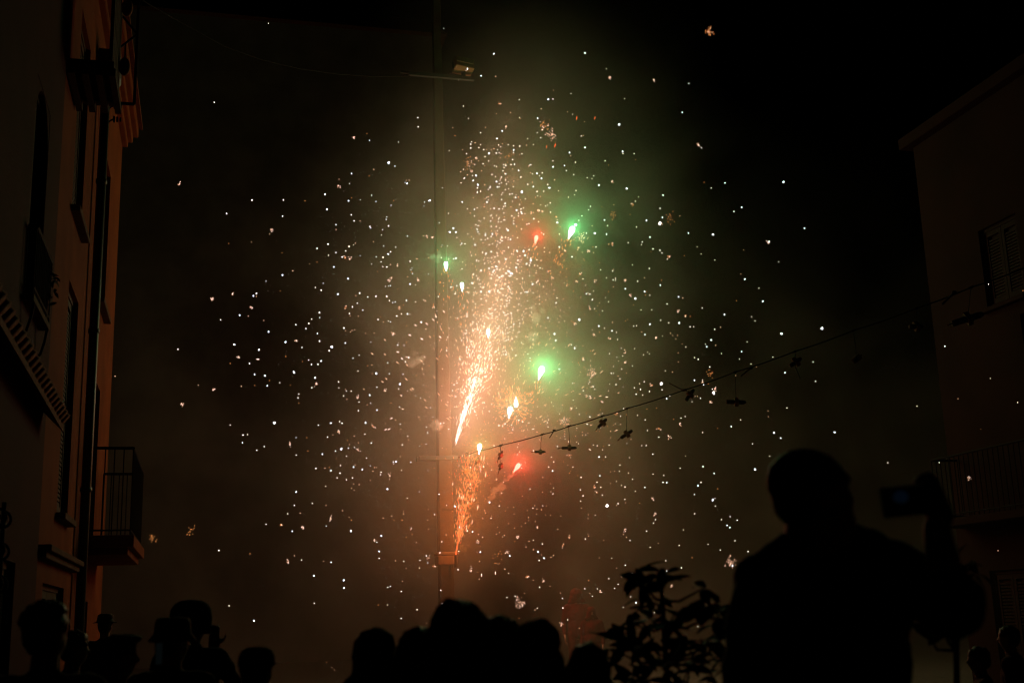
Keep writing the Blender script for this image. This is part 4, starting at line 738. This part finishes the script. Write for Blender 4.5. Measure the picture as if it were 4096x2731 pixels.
# ------------------------------------------------------------------ leafy shrub in front of the smoke
def shrub(name, label, base_px, D, tips, nleaf, seed, L=.105, trunks=()):
    g = random.Random(seed); b = atD(base_px[0], base_px[1], D); base = Vector((b.x, b.y, 0)); t = empty(name, base)
    MB().tube([(0, 0, 0), (0, 0, .02), (0, 0, .42), (0, 0, .46)], [.2, .22, .28, .29], 18).build('pot', M['terracotta'], t, True)
    hubs = [atD(px, py, D + g.uniform(-.3, .3)) - base for px, py in tips]
    trunk = [Vector((0, 0, .4))] + [atD(px, py, D) - base for px, py in trunks]
    MB().tube(trunk, [.017 - .010 * i / len(trunk) for i in range(len(trunk))], 8).build('trunk', M['bark'], t, True)
    for h in hubs:
        c = [p for p in trunk if p.z < h.z] or trunk[:1]; s = min(c, key=lambda p: (p - h).length)
        m = s.lerp(h, .5) + Vector((g.gauss(0, .015), g.gauss(0, .015), -.03)); MB().tube([s, m, h], [.008, .006, .003], 6).build('branch', M['bark'], t, True)
    lms = [leaf_mesh(L, L * .52), leaf_mesh(L * 1.15, L * .45), leaf_mesh(L * .85, L * .56)]
    for h in hubs:
        n = g.randint(*nleaf); a0 = g.uniform(0, 6.28)
        for i in range(n):
            o = link('leaf', lms[i % 3], t, h - Vector((0, 0, g.uniform(0, .07)))); o.rotation_euler = (g.uniform(-.9, .9), g.uniform(-.9, .8), a0 + i * 2.4 + g.uniform(-.3, .3))
            s = g.uniform(.6, 1.3); o.scale = (s, s * g.uniform(.8, 1.15), s * g.uniform(.5, 1.6))
    tag(t, label, 'shrub')
shrub('leafy_shrub', 'leafy potted shrub with long glossy leaves between the crowd and the filming man', (2660, 2731), 5.2,
    [(2640, 2270), (2545, 2285), (2570, 2330), (2600, 2400), (2650, 2380), (2705, 2440), (2825, 2345), (2790, 2400), (2880, 2400), (2850, 2460), (2560, 2440), (2520, 2490), (2430, 2535), (2500, 2545), (2610, 2480), (2660, 2450), (2450, 2590), (2740, 2545), (2820, 2555), (2890, 2500), (2620, 2600), (2560, 2560), (2880, 2620), (2530, 2660), (2580, 2700), (2690, 2640), (2760, 2640), (2850, 2690), (2480, 2700)],
    (6, 9), 3, .10, [(2690, 2900), (2665, 2650), (2655, 2500), (2650, 2400), (2640, 2290)])
shrub('leafy_shrub', 'leafy potted shrub behind the raised arm of the filming man', (3830, 2731), 5.6,
    [(3835, 2210), (3885, 2240), (3760, 2480), (3830, 2490), (3710, 2530)], (5, 8), 9, .10, [(3830, 2900), (3825, 2600), (3830, 2400), (3845, 2260)])

# ------------------------------------------------------------------ people
def head_prims(mb, c, s, fwd, lat, up, nose=True):
    """skull, jaw, nose, ears; s = head height"""
    P = lambda f, l, u: c + fwd * (f * s) + lat * (l * s) + up * (u * s)
    rot = Matrix((lat, fwd, up)).transposed().to_euler()
    mb.ell(P(-.03, 0, .10), (.33 * s, .42 * s, .40 * s), rot)
    mb.ell(P(.07, 0, -.14), (.27 * s, .31 * s, .33 * s), rot)
    mb.cap(P(.20, -.05, -.36), .10 * s, P(.20, .05, -.36), .10 * s)
    if nose:
        mb.cap(P(.37, 0, .03), .035 * s, P(.46, 0, -.10), .05 * s)
        mb.cap(P(.30, -.1, .09), .06 * s, P(.30, .1, .09), .06 * s)
        mb.cap(P(.33, -.06, -.20), .045 * s, P(.33, .06, -.20), .045 * s)
        mb.cap(P(.31, -.06, -.26), .045 * s, P(.31, .06, -.26), .045 * s)
    for q in (-1, 1): mb.ell(P(-.02, q * .335, -.05), (.035 * s, .085 * s, .13 * s), rot, 10, 7)
def hand_prims(mb, wrist, pdir, nrm, s, curl=.35, thumb=1):
    """palm with five unequal bent fingers; pdir along the hand, nrm out of the palm, thumb side = pdir x nrm * thumb"""
    pdir = pdir.normalized(); nrm = nrm.normalized(); sd = pdir.cross(nrm).normalized() * thumb
    pc = wrist + pdir * .05 * s
    for k in (-.028, 0, .028): mb.cap(wrist + sd * k * .8 * s + pdir * .005 * s, .017 * s, wrist + pdir * .088 * s + sd * k * s, .014 * s)
    for k, (o, l) in enumerate(((.032, .072), (.011, .082), (-.011, .075), (-.031, .058))):
        p = wrist + pdir * .092 * s + sd * o * s; d = pdir.copy()
        for j in range(3):
            d = (d * math.cos(curl) + nrm * math.sin(curl)).normalized(); q = p + d * l * s * (.45, .32, .26)[j]; mb.cap(p, .0092 * s, q, .0085 * s); p = q
    p = wrist + pdir * .025 * s + sd * .03 * s
    for d, l in ((pdir * .6 + sd * .8, .045), (pdir * .85 + sd * .35 + nrm * .3, .032), (pdir * .9 + nrm * .5, .026)):
        q = p + d.normalized() * l * s; mb.cap(p, .0115 * s, q, .0095 * s); p = q
def figure(label, px, ptop, D, yaw, look=0.0, hair='short', hairmat='hairdark', top='black', bottom='jeans', hat=None, name='person', arms='down', tilt=0.0, voxel=.013, width=1.0, ground_z=0.0, hood=None, hs=1.0):
    """standing person whose crown is seen at (px, ptop) at distance D; yaw is where the body faces, look turns the head"""
    c = atD(px, ptop, D); H = c.z - ground_z; t = empty(name, (c.x, c.y, ground_z), yaw)
    k = H / 1.75; w = width
    V = lambda x, y, z: Vector((x * k, y * k, z * k)); s = .235 * k
    hc = V(0, .02, 1.75 - .118); fwd = Vector((-math.sin(look), math.cos(look), -tilt)).normalized(); lat = fwd.cross(Vector((0, 0, 1))).normalized(); up = lat.cross(fwd)
    b = MB(); head_prims(b, hc, s, fwd, lat, up)
    b.cap(V(0, -.005, 1.40), .065 * k, V(0, .01, 1.56), .056 * k)
    b.ell(V(0, 0, 1.26), (.17 * k * w, .11 * k, .20 * k)); b.ell(V(0, 0, 1.05), (.15 * k * w, .105 * k, .16 * k)); b.ell(V(0, -.01, .92), (.17 * k * w, .12 * k, .13 * k))
    sh = MB(); sh.ell(V(0, 0, 1.25), (.19 * k * w, .135 * k, .215 * k)); sh.ell(V(0, .01, 1.05), (.175 * k * w, .135 * k, .2 * k)); sh.ell(V(0, 0, .93), (.185 * k * w, .14 * k, .12 * k)); sh.cap(V(-.17 * w, 0, 1.40), .075 * k, V(.17 * w, 0, 1.40), .075 * k)
    sh.cap(V(0, -.01, 1.42), .085 * k, V(0, 0, 1.46), .07 * k)
    tr = MB()
    for q in (-1, 1):
        S = V(q * .19 * w, 0, 1.40); 
        if arms == 'down' or (arms == 'right_up' and q < 0) or (arms == 'left_up' and q > 0): E_, W_ = V(q * .25 * w, -.02, 1.12), V(q * .24 * w, .08, .88); hd, hn = V(0, .3, -1), V(-q, 0, 0)
        else: E_, W_ = V(q * .27 * w, .14, 1.22), V(q * .11, .28, 1.46); hd, hn = V(0, .15, 1), V(0, 1, 0)
        b.cap(S, .05 * k, E_, .04 * k); b.cap(E_, .04 * k, W_, .028 * k); hand_prims(b, W_, hd, hn, k, .3, q if arms == 'down' else -q)
        sh.cap(S, .068 * k, E_, .056 * k); sh.cap(E_, .054 * k, E_.lerp(W_, .8), .042 * k)
        b.cap(V(q * .09, 0, .9), .085 * k, V(q * .1, .01, .5), .058 * k); b.cap(V(q * .1, .01, .5), .056 * k, V(q * .1, -.01, .1), .038 * k)
        b.cap(V(q * .1, -.05, .04), .035 * k, V(q * .11, .14, .03), .03 * k)
        tr.cap(V(q * .085, 0, .92), .105 * k, V(q * .1, .01, .5), .077 * k); tr.cap(V(q * .1, .01, .5), .077 * k, V(q * .1, -.01, .09), .062 * k)
    organic(b.build('body', M['skin'], t), voxel, 4)
    rough_up(organic(sh.build('shirt', M[top], t), voxel * 1.15, 5), .08, .03); organic(tr.build('trousers', M[bottom], t), voxel * 1.15, 4)
    shoe = MB()
    for q in (-1, 1): shoe.cap(V(q * .1, -.05, .045), .042 * k, V(q * .11, .15, .036), .034 * k)
    organic(shoe.build('shoes', M['black'], t), voxel, 3)
    rot = Matrix((lat, fwd, up)).transposed().to_euler(); P = lambda f, l, u: hc + fwd * (f * s) + lat * (l * s) + up * (u * s)
    h = MB(); g = random.Random(int(px))
    if hair in ('short', 'quiff', 'curly', 'long', 'bun'):
        h.ell(P(-.06, 0, .15), (.365 * s, .435 * s, .38 * s), rot); h.ell(P(-.16, 0, -.02), (.33 * s, .32 * s, .36 * s), rot)
        if hair == 'quiff':
            for q in range(7): h.cap(P(.1, (q - 3) * .08, .42), .10 * s, P(.40, (q - 3) * .06, .40 + .04 * (q % 2)), .07 * s)
            h.ell(P(-.05, 0, .30), (.36 * s, .42 * s, .24 * s), rot)
        if hair == 'curly':
            for q in range(60):
                a, e = g.uniform(0, 6.28), g.uniform(.0, 1.4); d = Vector((math.cos(a) * math.cos(e), math.sin(a) * math.cos(e), math.sin(e)))
                h.ell(P(-.07 + .44 * d.y, .39 * d.x, .13 + .42 * d.z), (.075 * s,) * 3, None, 8, 6)
        if hair == 'long':
            h.ell(P(-.20, 0, -.35), (.36 * s, .26 * s, .55 * s), rot); h.cap(P(-.12, -.3, .1), .12 * s, P(-.1, -.34, -.6), .10 * s); h.cap(P(-.12, .3, .1), .12 * s, P(-.1, .34, -.6), .10 * s)
        if hair == 'bun': h.ell(P(-.30, 0, .45), (.2 * s, .2 * s, .18 * s), rot)
        rough_up(organic(h.build('hair', M[hairmat], t), voxel * .7, 2), .022, .022)
    if hood:
        h = MB(); h.ell(P(-.06, 0, .10), (.42 * s * hs, .50 * s * hs, .45 * s), rot); h.ell(P(-.12, .04, -.25), (.47 * s * hs, .47 * s * hs, .42 * s), rot); h.cap(P(-.1, -.42 * hs, -.55), .24 * s, P(-.1, .42 * hs, -.6), .24 * s); h.cap(P(-.05, -.12, .36), .17 * s, P(-.22, .16, .34), .16 * s)
        rough_up(organic(h.build('hood', M[hood], t), voxel, 3), .07, .045)
    if hat:
        kind, mt = hat; q = MB()
        def disc(rad, z0, z1, off=0.0, sq=1.0, n=28):
            vs = []
            for i, (rr, zz) in enumerate(zip(rad, z1)):
                for j in range(n): a = 6.28318 * j / n; vs.append(P(off + math.cos(a) * rr * sq, math.sin(a) * rr, zz))
            fs = [(i * n + j, i * n + (j + 1) % n, (i + 1) * n + (j + 1) % n, (i + 1) * n + j) for i in range(len(rad) - 1) for j in range(n)]
            m_ = (len(rad) - 1) * n; q.add(vs, fs + [tuple(range(n - 1, -1, -1)), tuple(m_ + j for j in range(n))])
        if kind == 'brim': disc([.58, .60, .43, .41, .37, .30, .10], 0, [.17, .20, .24, .42, .58, .63, .60], -.03, 1.08)
        if kind == 'bucket': disc([.54, .55, .43, .41, .37, .2], 0, [.02, .06, .22, .48, .58, .61], -.03, 1.08)
        if kind == 'cap':
            disc([.40, .41, .40, .34, .22, .06], 0, [.14, .22, .36, .49, .56, .58], -.03, 1.12)
            q.ell(P(.52, 0, .17), (.30 * s, .30 * s, .035 * s), rot)
        if kind == 'helmet':
            disc([.50, .52, .53, .50, .42, .28, .08], 0, [-.30, -.05, .18, .40, .54, .64, .67], -.05, 1.15)
            q.ell(P(.40, 0, -.10), (.42 * s, .30 * s, .07 * s), rot)
        q.build({'brim': 'brimmed_hat', 'bucket': 'bucket_hat', 'cap': 'cap', 'helmet': 'helmet'}[kind], M[mt], t, True)
    return tag(t, label, 'person')
away = 0.0
rt = -R(75)
figure('person with full rounded hair standing in front of the ochre house doorway', 190, 2420, 5.4, R(-10), -.5, 'curly', 'hairdark', 'black', width=1.1)
figure('person with curly hair in profile, partly behind the person by the doorway', 292, 2530, 8.6, rt, 0, 'curly', 'hairbrown', 'black')
figure('person with swept up fringe in profile, looking towards the pole', 470, 2540, 6.6, rt, 0, 'quiff', 'hairdark', 'navy')
figure('distant person in a brimmed hat, dim against the ochre house', 421, 2463, 15.5, R(-20), 0, 'short', 'hairdark', 'greycloth', hat=('brim', 'wood'), voxel=.02)
figure('person in a maroon bucket hat holding up a glowing phone', 690, 2484, 6.9, R(-25), -.6, 'short', 'hairdark', 'black', hat=('bucket', 'maroon'), width=1.1)
figure('person in a round helmet raising an open hand', 770, 2420, 8.4, R(-8), -1.1, None, 'hairdark', 'black', hat=('helmet', 'black'), arms='right_up')
figure('person in a baseball cap between the helmet wearer and the hooded one', 1022, 2597, 5.7, R(-30), .15, 'short', 'hairdark', 'black', hat=('cap', 'black'))
figure('person in a peaked dark hood watching the sparks', 1497, 2521, 5.0, R(-15), 0, None, 'hairdark', 'black', hood='black')
figure('broad person in a thick round beanie right below the pole', 1835, 2405, 4.0, R(-12), 0, 'short', 'hairdark', 'black', hood='black', width=1.2, hs=1.12)
figure('person with rounded hair leaning close beside the beanie wearer', 1672, 2508, 4.6, R(-10), 0, 'long', 'hairdark', 'black')
figure('person with a tall full haircut and fingers resting on the crown', 2145, 2484, 4.5, R(-20), 0, 'short', 'hairdark', 'black', width=1.1, hood='black')
figure('person with smooth rounded hair just in front of the leafy shrub', 2350, 2572, 4.6, R(-15), 0, 'long', 'hairdark', 'black')
figure('far devil dancer in a red hooded costume seen through the smoke', 2302, 2352, 28.5, R(170), 0, None, 'hairdark', 'redcloth', 'maroon', hood='redcloth', hs=1.15, voxel=.022)
figure('far devil dancer in a red costume bending beside the hooded dancer', 2366, 2424, 27.5, R(150), .4, None, 'hairdark', 'redcloth', 'maroon', hood='redcloth', voxel=.022)
figure('spectator in red and grey standing by the rose house wall', 3915, 2585, 9.0, R(60), 0, 'short', 'hairbrown', 'maroon', 'jeans', voxel=.016)
figure('spectator in dark red at the foot of the rose house balcony', 4035, 2500, 10.5, R(40), 0, 'short', 'hairbrown', 'redcloth', 'jeans', voxel=.016)

figure('person with curly hair squeezed between the beanie wearer and the tall haircut', 2000, 2482, 4.5, R(-18), 0, 'curly', 'hairdark', 'black', width=1.15)
def filming_man():
    """built from joints read off the photograph at about 3.8 m"""
    J = atD; D = 3.8
    base = J(3290, 2420, 3.86); G = .30
    t = empty('person', (base.x, base.y, G)); off = -t.location
    # block he stands on
    blk = MB().box(-.45, .45, -.3, .3, 0, .30).build('stone_block', M['stone']); blk.location = (base.x, base.y, 0); bevel(blk, .02); tag(blk, 'low stone block under the feet of the filming man', 'block')
    K = lambda px, py, d: J(px, py, d) + off
    toward = (Vector((CAM.x - base.x, CAM.y - base.y, 0))).normalized(); rgt = Vector((r_.x, r_.y, 0)).normalized()
    up = Vector((0, 0, 1))
    b = MB(); s = .258
    fwd = (rgt * .93 - toward * .36).normalized(); lat = fwd.cross(up).normalized(); hu = lat.cross(fwd)
    hc = K(3262, 1966, D)
    head_prims(b, hc, s, fwd, lat, hu)
    b.ell(hc - fwd * .035 + hu * .01, (.088, .112, .113), Matrix((lat, fwd, hu)).transposed().to_euler())
    b.cap(K(3340, 1960, 3.77), .05, K(3403, 2003, 3.75), .014); b.cap(K(3330, 1905, 3.77), .05, K(3376, 1915, 3.75), .022); b.cap(K(3340, 2060, 3.77), .05, K(3386, 2078, 3.76), .030); b.cap(K(3350, 2030, 3.77), .04, K(3394, 2043, 3.755), .017)
    nb = K(3266, 2190, 3.84); b.cap(nb, .105, K(3258, 2075, 3.82), .09); b.cap(K(3330, 2070, 3.8), .06, K(3335, 2150, 3.82), .08)
    Ls, Rs = K(3045, 2325, 3.86), K(3555, 2270, 3.82); ch = K(3295, 2400, 3.86); wa = K(3300, 2690, 3.87); pe = wa + Vector((0, 0, -.22))
    Re, Rw = K(3802, 2415, 3.66), K(3748, 2120, 3.60)
    Le = K(2985, 2740, 3.80); Lw = Le + rgt * .10 - toward * .12 + Vector((0, 0, -.2))
    rot = Matrix((rgt, toward, up)).transposed().to_euler()
    for mb, gsz in ((b, 0.0), ):
        mb.ell(ch, (.25, .125, .2), rot); mb.ell(wa, (.20, .12, .22), rot); mb.ell(pe, (.19, .125, .15), rot)
        mb.cap(Ls, .065, Rs, .065)
    b.cap(Rs, .062, Re, .056); b.cap(Re, .058, Rw, .040); b.cap(Ls, .06, Le, .046); b.cap(Le, .044, Lw, .03)
    hand_prims(b, Lw, Vector((0, 0, -1)) + rgt * .2, rgt, 1.05, .3, 1)
    # right hand closed round the phone's end
    ph_c = K(3612, 2003, 3.56); sc_ = 3.57 / F
    pr = rgt * math.cos(R(4)) + up * math.sin(R(4)); pu = (up - pr * up.dot(pr)).normalized(); pn = pr.cross(pu)
    if pn.dot(toward) < 0: pn = -pn
    Pp = lambda x, y, z: ph_c + pr * x + pu * y + pn * z
    palm = K(3742, 2025, 3.585)
    for k in (-.03, -.01, .012, .034): b.cap(Rw.lerp(palm, .4) + pr * k * .5, .02, palm + pr * .012 + pu * (k), .021)
    for i, (yy, l) in enumerate(((.052, .95), (.022, 1.0), (-.008, .95), (-.036, .8))):     # four fingers behind, bending round the far edge
        p0 = palm + pu * yy + pr * .018 - pn * .004; p1 = Pp(.112 - .0 * i, yy + .006, -.022); p2 = Pp(.075, yy + .004, -.026); p3 = Pp(.046 + .012 * (1 - l), yy, -.018)
        b.cap(p0, .0105, p1, .0098); b.cap(p1, .0095, p2, .009); b.cap(p2, .009, p3, .0082)
    b.cap(palm - pu * .02 + pn * .012, .016, Pp(.095, -.052, .016), .0125); b.cap(Pp(.095, -.052, .016), .012, Pp(.06, -.045, .018), .0105)
    b.cap(palm + pu * .055 + pr * .01, .017, Pp(.085, .066, .0), .0125); b.cap(Pp(.085, .066, .0), .0125, Pp(.062, .063, -.012), .011)
    b.cap(palm + pr * .02 - pu * .03, .028, palm + pr * .008 + pu * .04, .024)
    sh = MB()
    sh.ell(ch, (.285, .15, .22), rot); sh.ell(wa + Vector((0, 0, .03)), (.27, .145, .27), rot); sh.ell(pe + Vector((0, 0, .04)), (.25, .15, .14), rot); sh.ell(wa + Vector((0, 0, -.1)), (.26, .145, .2), rot)
    sh.cap(Ls, .088, Rs, .08); sh.cap(nb - Vector((0, 0, .03)), .105, nb + Vector((0, 0, .03)), .09); sh.cap(nb, .1, Rs.lerp(nb, .25) , .075); sh.cap(nb + up * .01, .09, Ls.lerp(nb, .3), .085)
    sh.cap(K(3360, 2195, 3.83), .08, K(3490, 2205, 3.83), .072)
    sh.cap(Ls, .092, Le, .075); sh.cap(Rs, .09, Re, .098)
    sh.cap(Re + up * .01, .082, Re.lerp(Rw, .25), .066); g = random.Random(4)
    for i in range(9):
        q = Rs.lerp(Re, .25 + .09 * i) - up * .05; sh.cap(q, .03, q - up * g.uniform(.05, .085) + rgt * g.uniform(-.01, .01), .008)
    lg = MB(); tr = MB(); sole = MB()
    for q in (-1, 1):
        hp = pe + rgt * q * .10; kn = Vector((hp.x, hp.y, .50)) - toward * .02; an = Vector((hp.x, hp.y, .09)); toe = an - toward * .16 - up * .045
        b.cap(hp, .09, kn, .058); b.cap(kn, .056, an, .04); b.cap(an - up * .045, .036, toe, .03)
        tr.cap(hp, .115, kn, .08); tr.cap(kn, .08, an + up * .01, .066); sole.cap(an + toward * .05 - up * .045, .044, toe, .036)
    organic(b.build('body', M['skin'], t), .008, 4); rough_up(organic(sh.build('shirt', M['black'], t), .012, 5), .09, .03); organic(tr.build('trousers', M['jeans'], t), .012, 4); organic(sole.build('shoes', M['black'], t), .01, 3)
    hr = MB(); rh = Matrix((lat, fwd, hu)).transposed().to_euler(); hr.ell(hc - fwd * .037 + hu * .028, (.096, .124, .106), rh); hr.ell(hc - fwd * .06 - hu * .02, (.085, .085, .09), rh)
    rough_up(organic(hr.build('hair', M['hairdark'], t), .008, 2), .012, .008)
    tag(t, 'large man with cropped hair seen from behind, filming with a raised phone', 'person')
    # phone: a thing of its own held in the hand
    W, Hh = .155 * 1.0, .086
    m4 = Matrix(((pr.x, pu.x, pn.x, 0), (pr.y, pu.y, pn.y, 0), (pr.z, pu.z, pn.z, 0), (0, 0, 0, 1)))
    ph = empty('mobile_phone', ph_c + t.location)
    bevel(MB().box(-.062, .098, -Hh / 2, Hh / 2, -.0045, .0045, m4).build('case', M['phone'], ph), .006, 3)
    MB().box(-.055, .09, -Hh / 2 + .006, Hh / 2 - .006, .0047, .0055, m4).build('glass', M['glassdark'], ph)
    MB().ell((0, 0, 0), (.022, .018, .0006), nu=20, nv=6).build('lit_picture', M['screen'], ph)
    lp = ph.children[-1]; lp.matrix_local = Matrix.Translation(m4 @ Vector((-.006, .012, .0062))) @ m4
    tag(ph, 'dark mobile phone held sideways in the filming man\'s hand, faint blue picture', 'phone')
filming_man()
def small_phone(label, px, py, D, w, h, mat):
    t = empty('mobile_phone', atD(px, py, D)); a = math.atan2(t.location.x, t.location.y)
    m4 = Euler((0, 0, -a)).to_matrix().to_4x4()
    bevel(MB().box(-w / 2 - .004, w / 2 + .004, .001, .009, -h / 2 - .005, h / 2 + .005, m4).build('case', M['phone'], t), .003)
    MB().box(-w / 2, w / 2, -.001, .0008, -h / 2, h / 2, m4).build('screen', M[mat], t)
    tag(t, label, 'phone')
small_phone('dim bluish phone screen held up beside the bucket hat', 636, 2612, 6.3, .03, .10, 'screen2')
small_phone('faint blue phone screen glowing low between shrub and filming man', 2912, 2655, 4.4, .03, .05, 'screen')
